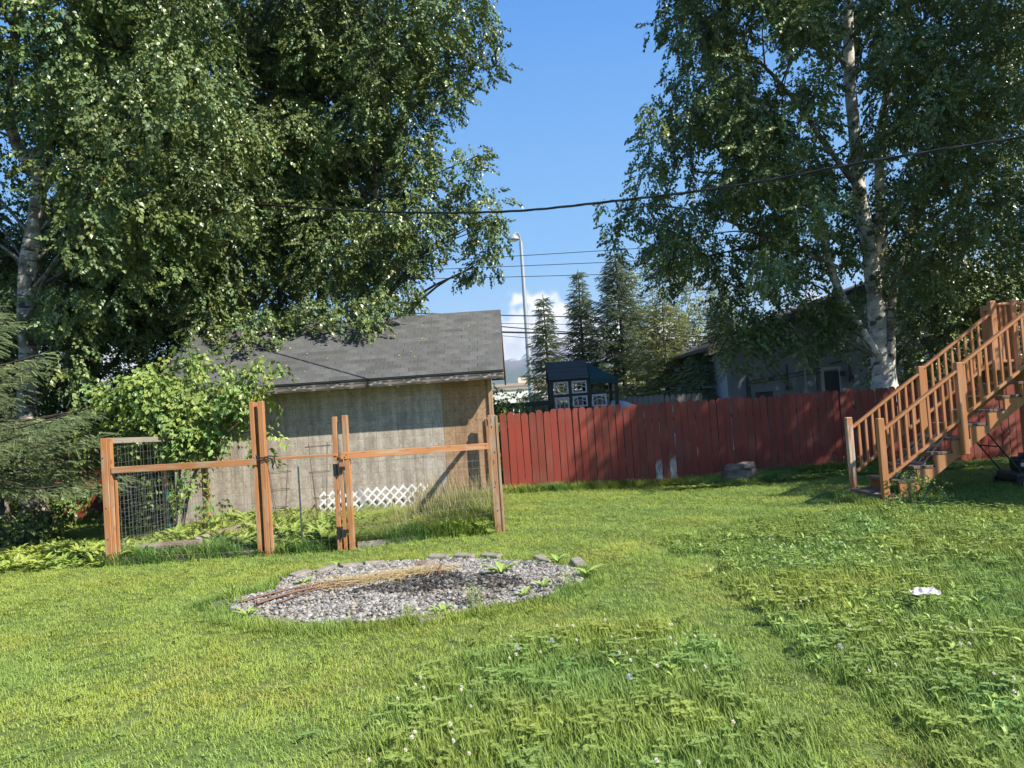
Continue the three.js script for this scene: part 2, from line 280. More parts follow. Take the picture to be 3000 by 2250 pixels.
  part('drip_edge', beam([xl, eave[0] - 0.012, eave[1] + 0.012], [xr + 0.005, eave[0] - 0.012, eave[1] + 0.012], 0.016, 0.03), std({ color: rgb(0.03, 0.03, 0.03), roughness: 0.6 }), s);
  for (const x of [xr - 0.02, xl + 0.02]) for (const d of [1, -1]) part('rake_board', beam([x, eave[0] - 0.1, d > 0 ? eave[1] - 0.03 : 2 * ridge[1] - eave[1] + 0.03], [x, ridge[0] - 0.1, ridge[1]], 0.13, 0.03, [1, 0, 0]), std({ map: M.logRed.map, roughness: 0.9 }), s);
  part('soffit', box(xr - xl - 0.08, 0.012, 0.43, (xr + xl) / 2, 2.262, -13.085), M.cedarWorn, s);
  for (const x of [-4.6, -2.05, -3.3]) part('eave_bracket', box(0.05, 0.06, 0.03, x, 2.22, -13.27), M.whiteFrame, s);
  // fallen leaves and twigs lying on the slope
  const lv = [], lr = rngOf(15);
  for (let i = 0; i < 26; i++) { const t = R(0.15, 0.95, lr), x = R(-5.2, -0.6, lr); lv.push({ p: V(x, lerp(eave[0], ridge[0], t) + 0.022, lerp(eave[1], ridge[1], t) + 0.008), q: q.clone().multiply(turn(R(-0.2, 0.2, lr), R(0, 6, lr), 0)), s: V(1, 1, 1).multiplyScalar(R(0.6, 1.2, lr)) }); }
  const fl = copies('fallen_leaves', faces([0, 0, -0.03, -0.02, 0.006, 0, 0, 0, 0.03, 0, 0, -0.03, 0, 0, 0.03, 0.02, 0.006, 0]), leafMat(0.42, 0.36, 0.12, 0.2), lv, scene);
  mark(fl, 'yellow fallen leaves scattered on the grey shed roof', 'leaves');
}
// white lattice leaning on the shed wall
{
  const t = thing('lattice_panel', 'white plastic lattice panel leaning on the shed wall', 'lattice', [-2.63, 0, -13.1]);
  const x0 = -3.55, x1 = -1.6, h = 0.46, w = 0.034;
  for (const d of [1, -1]) for (let c = -h - 2; c < 3; c += 0.157) {
    const pts = [];                                       // the strip y = d * (x - x0) + c, cut to the panel
    for (const [x, y] of [[x0, c], [x1, d * (x1 - x0) + c], [x0 - d * c, 0], [x0 + (h - c) * d, h]]) if (x >= x0 - 1e-6 && x <= x1 + 1e-6 && y >= -1e-6 && y <= h + 1e-6) pts.push([x, y]);
    pts.sort((a, b) => a[0] - b[0]); if (pts.length < 2) continue; const [a, b] = [pts[0], pts[pts.length - 1]]; if (b[0] - a[0] < 0.03) continue;
    const zz = (y) => -13.12 - y * 0.2 + d * 0.004 + 0.05, yy = (x, y) => y - 0.02 + (x + 2.6) * 0.02;
    part('lattice_strip', beam([a[0], yy(...a), zz(a[1])], [b[0], yy(...b), zz(b[1])], w, 0.007, [0, 0, 1], 0.002), M.white, t);
  }
}
// ---------------------------------------------------------------- fences
function picket(h, w = 0.131, t = 0.017) {
  const s = new THREE.Shape(), a = w / 2; s.moveTo(-a, 0); s.lineTo(a, 0); s.lineTo(a, h - 0.065); s.quadraticCurveTo(a * 0.9, h - 0.012, a * 0.4, h); s.lineTo(-a * 0.4, h); s.quadraticCurveTo(-a * 0.9, h - 0.012, -a, h - 0.065); s.closePath();
  return metresUV(new THREE.ExtrudeGeometry(s, { depth: t, bevelEnabled: true, bevelThickness: 0.002, bevelSize: 0.002, bevelSegments: 1, curveSegments: 3 }), [0.15, 0]);
}
function boardFence(name, label, x0, x1, z, h, foot, mats, step, special = {}) {
  const f = thing(name, label, 'fence', [(x0 + x1) / 2, 0, z]), kinds = [0, 1, 2, 3].map((k) => picket(h + (k - 1.5) * 0.014 - foot)), n = Math.round((x1 - x0) / step), fr = rngOf(Math.round(x0 * 10 + 900));
  for (let i = 0; i < n; i++) {
    const m = obj('picket', kinds[Math.floor(fr() * 4)], special[i] ?? mats[Math.floor(fr() * mats.length)], f);
    m.position.set(x0 + (i + 0.5) * step - f.position.x + R(-0.003, 0.003, fr), foot, R(0, 0.007, fr)); m.rotation.set(R(-0.008, 0.008, fr), R(-0.03, 0.03, fr), R(-0.006, 0.006, fr));
  }
  for (const y of [0.3, h - 0.35]) part('rail', beam([x0, y, z - 0.024], [x1, y, z - 0.024], 0.089, 0.038), mats[0], f);
  for (let x = x0 + 0.3; x < x1; x += 2.4) part('post', beam([x, -0.3, z - 0.09], [x, h - 0.08, z - 0.09], 0.089, 0.089), mats[1 % mats.length], f);
  return f;
}
{
  const sp = { 21: M.redWorn[0], 23: M.redWorn[1], 17: M.redWorn[2], 13: M.redWorn[2] };
  boardFence('board_fence', 'red painted board fence running from the shed to the birch', -0.3, 10.2, -15, 1.585, -0.14, M.red, 0.1468, sp);
  boardFence('board_fence', 'dark red board fence standing in shade behind the leaning birch trunk', -14, -6.3, -15.6, 1.6, -0.1, M.red, 0.1468);
  const grey = [1, 2].map((s) => wood(stainTex([0.42, 0.37, 0.32], [0.26, 0.22, 0.19], [0.45, 0.42, 0.38], 0.7, 330 + s)));
  boardFence('board_fence', 'weathered grey board fence beyond the play structure', -3, 5.2, -20.5, 1.76, 0, grey, 0.15);
}
// ---------------------------------------------------------------- the garden enclosure
function mesh(a, b, y0, y1, dx, dy, r, jit) {              // welded wire between two plan points
  const out = [], A = V(a[0], 0, a[1]), B = V(b[0], 0, b[1]), L = A.distanceTo(B), at = (t, y) => { const p = A.clone().lerp(B, t); return [p.x + R(-jit, jit), y, p.z]; };
  for (let d = 0; d <= L; d += dx) { const j = R(-jit, jit); const p = at(d / L, y0), q = at(d / L, y1); q[0] += j * 1.5; out.push(rod(p, q, r, 3)); }
  for (let y = y0; y <= y1 + 1e-6; y += dy) { let pr = at(0, y); const n = Math.ceil(L / 0.35); for (let k = 1; k <= n; k++) { const q = at(k / n, y + R(-jit, jit)); out.push(rod(pr, q, r, 3)); pr = q; } }
  return mergeGeometries(out);
}
{
  const C = M.cedar, g = thing('garden_enclosure', 'orange timber and wire garden enclosure in front of the shed', 'enclosure', [-2.8, 0, -9.7]);
  const post = (x, z, h, w, d, mat, lx = 0, y0 = -0.2) => part('post', beam([x, y0, z], [x + lx, h, z], w, d), mat, g);
  post(-5.345, -9.62, 1.66, 0.082, 0.089, C[0], 0.0); post(-5.283, -9.63, 1.655, 0.038, 0.075, C[1]);
  for (const [x, y, z] of [[-5.36, 1.4, -9.575], [-5.35, 0.75, -9.575], [-5.345, 0.35, -9.575], [-0.3, 1.1, -10.174], [-0.33, 0.62, -10.174], [-0.31, 0.3, -10.174], [-0.32, 1.45, -10.174], [-2.2, 1.23, -9.54], [-0.42, 1.2, -10.13]]) part('screw', new THREE.CylinderGeometry(0.008, 0.008, 0.008, 8).rotateX(1.5708).translate(x, y, z), M.black, g);
  part('batten', beam([-5.245, 0.0, -9.64], [-5.235, 1.1, -9.64], 0.03, 0.03), C[2], g);
  post(-3.385, -9.6, 2.0, 0.056, 0.089, C[1], -0.01); post(-3.285, -9.58, 2.0, 0.066, 0.089, C[0], 0.012);
  post(-3.37, -9.66, 1.99, 0.03, 0.05, C[2]); 
  post(-2.205, -9.62, 1.745, 0.066, 0.089, C[2], 0.0); post(-2.35, -9.62, 1.735, 0.055, 0.08, C[0], 0.012, 1.16);
  post(-0.315, -10.22, 1.615, 0.105, 0.089, M.cedarWorn, 0.0); post(-0.248, -10.21, 1.6, 0.03, 0.089, M.cedarWorn);
  post(-0.46, -13.1, 1.55, 0.075, 0.089, C[1]); post(-0.545, -13.14, 1.54, 0.06, 0.038, C[2]);
  post(-5.33, -12.6, 1.57, 0.089, 0.089, C[2]); post(-5.47, -11.5, 1.2, 0.05, 0.04, C[1]);
  part('rail', beam([-5.262, 1.235, -9.6], [-3.36, 1.222, -9.545], 0.082, 0.038), C[2], g);
  part('rail', beam([-2.28, 1.222, -9.56], [-0.372, 1.19, -10.165], 0.085, 0.038, [0.3, 0, 1]), C[0], g);
  part('side_rail', beam([-5.335, 1.62, -9.67], [-5.335, 1.54, -12.55], 0.038, 0.075, [0, 1, 0]), M.greyBoard, g);
  part('side_rail', beam([-0.36, 1.5, -10.27], [-0.46, 1.5, -13.05], 0.038, 0.085, [0, 1, 0]), C[0], g);
  part('base_board', beam([-5.25, 0.05, -9.63], [-3.42, 0.03, -9.6], 0.1, 0.03), M.greyBoard, g);
  part('base_board', beam([-2.15, 0.04, -9.66], [-0.4, 0.02, -10.2], 0.09, 0.03, [0.3, 0, 1]), M.greyBoard, g);
  part('wire_mesh', mesh([-5.24, -9.63], [-3.4, -9.61], 0.06, 1.2, 0.052, 0.105, 0.0013, 0.004), M.wire, g);
  part('wire_mesh', mesh([-2.18, -9.64], [-0.37, -10.21], 0.06, 1.18, 0.078, 0.105, 0.0012, 0.004), M.wire, g);
  part('wire_mesh', mesh([-5.33, -9.68], [-5.33, -12.55], 0.06, 1.55, 0.1, 0.105, 0.0016, 0.006), M.wire, g);
  part('wire_mesh', mesh([-0.36, -10.28], [-0.46, -13.05], 0.06, 1.46, 0.1, 0.105, 0.0013, 0.005), M.wire, g);
  const gate = part('gate', beam([-3.22, 1.245, -9.6], [-2.325, 1.238, -9.6], 0.032, 0.06), C[1], g);
  obj('gate_stile', beam([-3.225, 0.0, -9.58], [-3.245, 1.26, -9.58], 0.03, 0.05), C[2], gate);
  obj('gate_stile', beam([-2.36, -0.14, -9.585], [-2.352, 1.13, -9.585], 0.052, 0.06), C[1], gate); obj('gate_stile', beam([-2.285, -0.04, -9.6], [-2.285, 1.2, -9.6], 0.045, 0.05), C[0], gate);
  obj('gate_mesh', mesh([-3.2, -9.6], [-2.36, -9.6], 0.05, 1.22, 0.1, 0.105, 0.0012, 0.004), M.wire, gate);
  for (const y of [1.05, 0.24]) obj('hinge', mergeGeometries([box(0.05, 0.15, 0.012, -2.355, y, -9.55), box(0.13, 0.05, 0.012, -2.29, y + 0.01, -9.548), rod([-2.31, y - 0.08, -9.54], [-2.31, y + 0.08, -9.54], 0.013, 8)].map((q) => { q.deleteAttribute('uv'); return q; })), M.black, gate);
  const lt = []; for (let i = 0; i < 5; i++) lt.push(taper([[-3.36, 1.27 + i * 0.012, -9.53], [-3.29, 1.23 + R(0, 0.05), -9.515], [-3.2 + R(0, 0.09), 1.26 + R(-0.03, 0.03), -9.53], [-3.13 + R(-0.05, 0.03), 1.22 - R(0, 0.14), -9.55]], 0.006, 0.005, 5));
  part('tie_cord', mergeGeometries(lt), M.black, g);
}
mark(obj('metal_stake', rod([-2.965, -0.2, -10.0], [-2.965, 1.19, -10.0], 0.011, 8), M.galv), 'thin grey metal rod standing upright behind the gate', 'stake');
mark(obj('garden_stake', beam([-5.44, -0.2, -11.46], [-5.44, 0.86, -11.46], 0.035, 0.03), M.teal), 'green metal stake beside the small post inside the enclosure', 'stake');
for (const [x, z, lab] of [[-3.08, -11.5, 'rusty wire plant cage standing before the shed wall left of the hinges'], [-3.85, -11.9, 'low rusty wire plant cage half hidden by weeds']]) {
  const o = [], low = z < -11.6 ? 0.7 : 1;
  for (let k = 0; k < 4; k++) { const a = k * 1.57 + 0.5; o.push(rod([x + 0.2 * Math.cos(a), 1.35 * low, z + 0.2 * Math.sin(a)], [x + 0.08 * Math.cos(a + 0.2), 0, z + 0.08 * Math.sin(a + 0.2)], 0.004, 4)); }
  for (const [y, r] of [[1.3, 0.2], [0.9, 0.16], [0.5, 0.12]]) o.push(new THREE.TorusGeometry(r, 0.004, 4, 18).rotateX(1.57).translate(x, y * low, z).toNonIndexed());
  mark(obj('plant_cage', mergeGeometries(o.map((q) => { q.deleteAttribute('uv'); return q; })), M.rustWire), lab, 'plant cage');
}
// old timbers edging the beds
function logThing(a, b, r, mat, label) {
  const c = thing('timber', label, 'timber', [(a[0] + b[0]) / 2, 0, (a[2] + b[2]) / 2], 'old timbers edging the garden beds');
  const A = V(...a), B = V(...b), mid = A.clone().lerp(B, 0.5), D = B.clone().sub(A).normalize();
  part('bark', taper([a, [mid.x, mid.y + 0.006, mid.z], b], r, r * 0.95, 10, 8, 0.25), mat, c);
  for (const [P, d] of [[A, -1], [B, 1]]) part('cut_end', new THREE.CircleGeometry(r * 0.97, 10).applyQuaternion(new THREE.Quaternion().setFromUnitVectors(V(0, 0, 1), D.clone().multiplyScalar(d))).translate(P.x + D.x * d * 0.003, P.y, P.z + D.z * d * 0.003), M.greyBoard, c);
}
logThing([-5.1, 0.16, -9.86], [-4.3, 0.17, -9.9], 0.06, M.log, 'long grey round timber low behind the left wire panel');
logThing([-5.24, 0.06, -9.8], [-4.95, 0.1, -10.3], 0.07, M.log, 'short dark timber end beside the left corner post');
logThing([-4.95, 0.06, -9.8], [-4.35, 0.05, -9.82], 0.05, M.logRed, 'reddish timber lying under the long grey one');
logThing([-4.65, 0.1, -10.5], [-4.25, 0.12, -11.6], 0.07, M.log, 'timber running back towards the shed through the weeds');
logThing([-4.3, 0.1, -10.45], [-3.5, 0.1, -10.4], 0.06, M.log, 'grey timber behind the tall double post');
logThing([-0.98, 0.19, -10.35], [-0.6, 0.18, -10.4], 0.048, M.logRed, 'upper of two stacked reddish timbers by the right corner post');
logThing([-0.95, 0.09, -10.33], [-0.62, 0.085, -10.38], 0.05, M.logRed, 'lower of two stacked reddish timbers by the right corner post');
logThing([-0.85, 0.03, -10.2], [-0.42, 0.03, -10.36], 0.05, M.log, 'grey timber at the foot of the right corner post');
logThing([-1.9, 0.06, -10.1], [-1.45, 0.06, -10.2], 0.05, M.log, 'grey timber sunk in tall grass right of the gate');
// ---------------------------------------------------------------- the stairs and the landing
{
  const S = M.stair, pick = () => S[Math.floor(rnd() * 3)], g = thing('deck_stairs', 'orange brown painted deck stairs with baluster railings', 'stairs', [6.2, 0, -10.75]);
  const treadMat = wood(stainTex([0.2, 0.15, 0.115], [0.12, 0.085, 0.065], [0.3, 0.26, 0.22], 0.8, 151)), zn = -10.34, zf = -11.2, ty = (k) => 0.14 + 0.18 * (k - 1), tx = (k) => 5.0 + 0.26 * (k - 1);
  const sh = new THREE.Shape(); sh.moveTo(5.18, -0.03); sh.lineTo(5.26, -0.03); sh.lineTo(7.62, 1.61); sh.lineTo(7.62, ty(10) - 0.042);
  for (let k = 10; k >= 2; k--) { sh.lineTo(tx(k) + 0.03, ty(k) - 0.042); sh.lineTo(tx(k) + 0.03, ty(k - 1) - 0.042); }
  sh.lineTo(5.03, ty(1) - 0.042); sh.lineTo(5.03, -0.03); sh.closePath();
  for (const z of [zn, zf + 0.02]) part('stringer', metresUV(new THREE.ExtrudeGeometry(sh, { depth: 0.04, bevelEnabled: true, bevelSize: 0.002, bevelThickness: 0.002, bevelSegments: 1 })).translate(0, 0, z - 0.02), S[0], g);
  for (let k = 1; k <= 10; k++) for (const [x, w] of [[0.065, 0.135], [0.208, 0.135]]) part('tread', beam([tx(k) + x - 0.02, ty(k) - 0.02, zf + 0.03], [tx(k) + x - 0.02, ty(k) - 0.02, zn + 0.03], w, 0.038, [0, 1, 0]), treadMat, g);
  part('riser', box(0.02, 0.1, 0.8, 5.0, 0.04, (zn + zf) / 2), M.stairWorn, g);
  const post = (x, z, y0, y1, mat = pick()) => part('post', beam([x, y0, z], [x, y1, z], 0.09, 0.09, [0, 0, 1], 0.009), mat, g);
  const hand = (a, b) => part('handrail', beam(a, b, 0.04, 0.085, [0, 0, 1], 0.014), pick(), g);
  for (const [z, o, wornPost] of [[zn + 0.07, 1, 0], [zf - 0.03, -1, 1]]) {
    post(5.06, z, -0.1, 1.2, wornPost ? M.stairWorn : S[1]); post(6.21, z, 0.62, 1.9); post(7.38, z, 1.3, 2.82);
    const hr = (x) => 1.03 + 0.695 * (x - 5.09), br = (x) => 0.375 + 0.695 * (x - 5.11);
    hand([5.1, hr(5.1), z], [6.17, hr(6.17), z]); hand([6.25, hr(6.25) + 0.03, z], [7.34, hr(7.34) + 0.03, z]);
    part('bottom_rail', beam([5.1, br(5.1), z], [6.17, br(6.17), z], 0.038, 0.06), pick(), g); part('bottom_rail', beam([6.25, br(6.25), z], [7.34, br(7.34), z], 0.038, 0.06), pick(), g);
    for (let i = 0; i < 19; i++) { const x = 5.21 + i * 0.1075; if (Math.abs(x - 6.21) < 0.07 || x > 7.3) continue; part('baluster', beam([x, br(x) + 0.01, z], [x, hr(x) + (x > 6.2 ? 0.02 : -0.01), z], 0.034, 0.034), pick(), g); }
  }
  // landing beyond the right edge
  const L0 = 7.42, L1 = 11, zb = -12.25, zq = -8.3, fy = 1.8;
  for (let x = L0 + 0.07; x < L1; x += 0.145) part('deck_board', beam([x, fy - 0.019, zb], [x, fy - 0.019, zq], 0.139, 0.036, [0, 1, 0]), pick(), g);
  for (const z of [zb + 0.02, zq - 0.02, -10.2]) part('joist', beam([L0 + 0.03, fy - 0.14, z], [L1, fy - 0.14, z], 0.19, 0.038), S[0], g);
  for (const [x, z] of [[8.4, zb + 0.1], [8.4, zq - 0.1], [10.8, zb + 0.1], [10.8, zq - 0.1]]) part('support_post', beam([x, -0.2, z], [x, fy - 0.05, z], 0.13, 0.13), S[1], g);
  const railing = (a, b, n, skip) => {
    hand([a[0], 2.76, a[1]], [b[0], 2.76, b[1]]); part('bottom_rail', beam([a[0], fy + 0.09, a[1]], [b[0], fy + 0.09, b[1]], 0.038, 0.06), pick(), g);
    for (let i = 1; i < n; i++) { const x = lerp(a[0], b[0], i / n), z = lerp(a[1], b[1], i / n); part('baluster', beam([x, fy + 0.09, z], [x, 2.75, z], 0.034, 0.034), pick(), g); }
  };
  post(7.69, -11.23, 1.3, 2.82); post(7.86, -12.15, 1.5, 2.84); post(9.4, -12.15, 1.5, 2.84); post(7.5, -10.15, 1.3, 2.82); post(7.5, -8.4, 1.3, 2.82); post(9.2, -8.4, 1.3, 2.82);
  railing([7.42, -11.23], [7.66, -11.23], 3); railing([7.73, -11.23], [9.4, -11.23], 15); railing([7.9, -12.15], [9.4, -12.15], 13); railing([7.86, -12.1], [7.72, -11.28], 7); railing([7.5, -10.1], [7.5, -8.45], 14); railing([7.55, -8.4], [9.15, -8.4], 14); railing([9.25, -8.4], [10.9, -8.4], 14);
  // loose grey lattice laid over the lower treads
  const lg = thing('lattice_panel', 'grey weathered lath lattice lying on the lower stair treads', 'lattice', [5.7, 0.4, -10.75]);
  for (let i = 0; i < 6; i++) { const t = i / 5, x = lerp(5.47, 6.02, t), y = lerp(0.27, 0.86, t); part('lath', beam([x, y + 0.012, zf + 0.08], [x, y + 0.012, -10.36], 0.04, 0.012, [-0.6, 0.6, 0]), M.greyBoard, lg); }
  for (let i = 0; i < 6; i++) { const z = lerp(zf + 0.12, -10.42, i / 5); part('lath', beam([5.42, 0.225, z], [6.06, 0.905, z], 0.012, 0.04), M.greyBoard, lg); }
}
// ---------------------------------------------------------------- mower, stump, rag
{
  const m = thing('lawn_mower', 'dark push lawn mower parked in shade under the deck stairs', 'mower', [7.35, 0, -10.95]), dk = std({ color: rgb(0.025, 0.028, 0.03), roughness: 0.4 });
  part('mower_deck', new RoundedBoxGeometry(0.72, 0.16, 0.5, 2, 0.05).translate(7.55, 0.19, -10.95), dk, m);
  const e = part('engine', mergeGeometries([new RoundedBoxGeometry(0.34, 0.2, 0.3, 2, 0.05).translate(7.5, 0.36, -10.95), new THREE.CylinderGeometry(0.12, 0.14, 0.06, 18).translate(7.55, 0.48, -10.95).toNonIndexed()].map((q) => (q.index ? q.toNonIndexed() : q))), dk, m);
  obj('label_plate', box(0.16, 0.05, 0.004, 7.4, 0.36, -10.797), M.whiteFrame, e);
  for (const [x, z] of [[7.27, -10.68], [7.27, -11.22], [7.83, -10.68], [7.83, -11.22]]) { const w = part('wheel', new THREE.CylinderGeometry(0.1, 0.1, 0.045, 20).rotateX(1.5708).translate(x, 0.1, z), M.black, m); obj('hub', new THREE.CylinderGeometry(0.035, 0.035, 0.052, 12).rotateX(1.5708).translate(x, 0.1, z), M.galv, w); }
  const pts = (z) => [[7.28, 0.24, z], [7.0, 0.62, z], [6.8, 0.9, z]];
  part('handle', mergeGeometries([taper(pts(-10.72), 0.012, 0.012, 7), taper(pts(-11.18), 0.012, 0.012, 7), rod([6.8, 0.9, -10.72], [6.8, 0.9, -11.18], 0.013, 7), rod([6.98, 0.65, -10.72], [6.98, 0.65, -11.18], 0.01, 7)].map((q) => { const k = q.index ? q.toNonIndexed() : q; k.deleteAttribute('uv'); return k; })), M.black, m);
}
{
  const s = thing('tree_stump', 'old grey tree stump at the foot of the red fence', 'stump', [4.32, 0, -14.3]);
  const g = new THREE.CylinderGeometry(0.27, 0.36, 0.4, 40, 8), p = g.attributes.position;
  for (let i = 0; i < p.count; i++) { const a = Math.atan2(p.getZ(i), p.getX(i)), y = p.getY(i), r = 1 + 0.5 * (vn(Math.cos(a) * 2.2 + 9, Math.sin(a) * 2.2 + y * 1.2, 91) - 0.5) + 0.3 * (vn(Math.cos(a) * 8, Math.sin(a) * 8 + y * 1.5, 92) - 0.5); p.setXYZ(i, p.getX(i) * r, y + (y > 0.2 ? 0.22 * (vn(Math.cos(a) * 2, Math.sin(a) * 2, 95) - 0.5) : 0), p.getZ(i) * r); }
  g.computeVertexNormals(); part('bark', g.scale(1, 0.85, 1).translate(4.32, 0.1, -14.3), M.limb, s);
  const chips = []; for (let i = 0; i < 9; i++) { const a = R(0, 6.28), r = R(0.05, 0.24); chips.push(box(R(0.08, 0.2), R(0.02, 0.06), R(0.05, 0.1)).rotateY(R(0, 3)).translate(4.32 + r * Math.cos(a), 0.285, -14.3 + r * Math.sin(a))); }
  part('split_wood', mergeGeometries(chips), M.greyBoard, s);
}
{
  const g = new THREE.PlaneGeometry(0.19, 0.12, 16, 12), p = g.attributes.position;
  for (let i = 0; i < p.count; i++) { const x = p.getX(i), y = p.getY(i), n = fbm(x * 30 + 3, y * 30 + 9, 970, 4); p.setXYZ(i, x * (1 + 0.25 * (n - 0.5)), y * (1 - 0.5 * smooth(-0.02, -0.11, x)), (n - 0.4) * 0.055); }
  g.computeVertexNormals(); g.rotateX(-1.35);
  const m = mark(obj('crumpled_paper', g, std({ color: rgb(0.5, 0.48, 0.45), side: THREE.DoubleSide })), 'crumpled white paper scrap lying in the tall grass at right', 'paper'); m.position.set(2.93, land(2.93, -5.5) + 0.13, -5.5);
}
// ---------------------------------------------------------------- beyond the fence: play structure, house, lamp, building
{
  const green = std({ color: rgb(0.022, 0.035, 0.032), roughness: 0.6 }), slat = std({ color: rgb(0.085, 0.09, 0.086), roughness: 0.8 }), cloth = std({ color: rgb(0.012, 0.06, 0.06), roughness: 0.7, side: THREE.DoubleSide });
  const p = thing('play_structure', 'dark green wooden play structure with white window frames beyond the fence', 'playset', [1.6, 0, -19]);
  const zf = -18.5, zb = -19.6;
  for (const x of [0.98, 1.44, 1.9]) part('post', beam([x, 0, zf], [x, 2.34, zf], 0.09, 0.09), green, p);
  for (const [x, z] of [[0.98, zb], [1.9, zb], [2.6, zf], [2.6, zb]]) part('post', beam([x, 0, z], [x, 2.3, z], 0.09, 0.09), green, p);
  for (const y of [1.9, 2.3, 1.52, 0.9]) part('cross_rail', beam([0.94, y, zf + 0.01], [1.94, y, zf + 0.01], 0.07, 0.06), green, p);
  part('cross_rail', beam([1.94, 1.93, zf], [2.6, 1.9, zf], 0.06, 0.05), green, p); part('cross_rail', beam([1.94, 1.3, zf], [2.6, 1.3, zf], 0.09, 0.05), green, p);
  part('floor', box(1.7, 0.05, 1.1, 1.78, 1.25, -19.05), green, p);
  for (let i = 0; i < 9; i++) part('wall_board', beam([1.0 + i * 0.11, 0.0, zf - 0.03], [1.0 + i * 0.11, 1.24, zf - 0.03], 0.1, 0.02), green, p);
  for (let i = 0; i < 8; i++) { const t0 = i / 8, t1 = (i + 1.15) / 8, Y = (t) => 2.3 + 0.47 * t, Zz = (t) => zf + 0.12 - 0.5 * t; part('roof_slat', beam([0.91, (Y(t0) + Y(t1)) / 2 + 0.006 * (i % 2), (Zz(t0) + Zz(t1)) / 2], [1.93, (Y(t0) + Y(t1)) / 2 + 0.006 * (i % 2), (Zz(t0) + Zz(t1)) / 2], Math.hypot(0.47, 0.5) / 8 * 1.04, 0.018, [0, 0.5, 0.47]), slat, p); }
  part('roof_panel', beam([1.42, 2.77, -18.88], [1.42, 2.3, -19.75], 1.02, 0.03, [0, 1, 0]), slat, p);
  part('canopy', (() => { const g = faces([1.95, 2.72, -18.9, 1.95, 2.28, zf + 0.1, 2.66, 2.24, zf + 0.1, 1.95, 2.72, -18.9, 2.66, 2.24, zf + 0.1, 2.66, 2.24, zb - 0.1, 1.95, 2.72, -18.9, 2.66, 2.24, zb - 0.1, 1.95, 2.28, zb - 0.1, 1.95, 2.28, zf + 0.1, 2.66, 2.12, zf + 0.1, 2.66, 2.24, zf + 0.1, 1.95, 2.28, zf + 0.1, 1.95, 2.16, zf + 0.1, 2.66, 2.12, zf + 0.1, 2.66, 2.24, zf + 0.1, 2.66, 2.12, zf + 0.1, 2.66, 2.12, zb - 0.1, 2.66, 2.24, zf + 0.1, 2.66, 2.12, zb - 0.1, 2.66, 2.24, zb - 0.1]); return g; })(), cloth, p);
  for (const [x0, x1, y0, y1] of [[1.04, 1.4, 1.94, 2.25], [1.49, 1.86, 1.94, 2.25], [1.05, 1.4, 1.55, 1.86], [1.49, 1.86, 1.6, 1.87], [1.97, 2.34, 1.58, 1.88]]) {
    const o = [], f = 0.035, z = zf + 0.05, cx = (x0 + x1) / 2, bar = (a, b, w) => o.push(beam([...a, z], [...b, z], w, 0.02, [0, 0, 1], 0.003));
    bar([x0, y0 + f / 2], [x1, y0 + f / 2], f); bar([x0, y1 - f / 2], [x1, y1 - f / 2], f); bar([x0 + f / 2, y0 + f], [x0 + f / 2, y1 - f], f); bar([x1 - f / 2, y0 + f], [x1 - f / 2, y1 - f], f);
    for (const [ya, rise] of [[0.72, 0.05], [0.45, 0.05]]) { let pr = null; for (let k = 0; k <= 8; k++) { const t = k / 8, q = [lerp(x0 + f, x1 - f, t), y0 + (y1 - y0) * ya + rise * Math.sin(t * Math.PI)]; if (pr) bar(pr, q, 0.018); pr = q; } }
    for (const t of [0.33, 0.67]) bar([lerp(x0, x1, t), y0 + f], [lerp(x0, x1, t), y0 + (y1 - y0) * 0.82], 0.016);
    part('window_frame', mergeGeometries(o), M.whiteFrame, p);
  }
  part('swing_beam', beam([-0.9, 1.745, -18.3], [0.95, 1.745, -18.5], 0.12, 0.1), green, p);
  part('beam_leg', beam([-0.9, 1.7, -18.3], [-1.2, 0, -17.8], 0.09, 0.09), green, p); part('beam_leg', beam([-0.9, 1.7, -18.3], [-1.2, 0, -18.9], 0.09, 0.09), green, p);
  for (const x of [-0.4, 0.1, 0.3]) part('swing_hook', rod([x, 1.69, -18.4], [x, 1.62, -18.4], 0.012, 6), M.black, p);
  part('slide', taper([[2.5, 1.5, -18.9], [2.8, 1.46, -18.8], [3.2, 1.2, -18.7], [3.9, 0.6, -18.6], [4.5, 0.2, -18.6]], 0.2, 0.2, 14, 20), std({ color: rgb(0.62, 0.62, 0.58), roughness: 0.35 }), p);
}
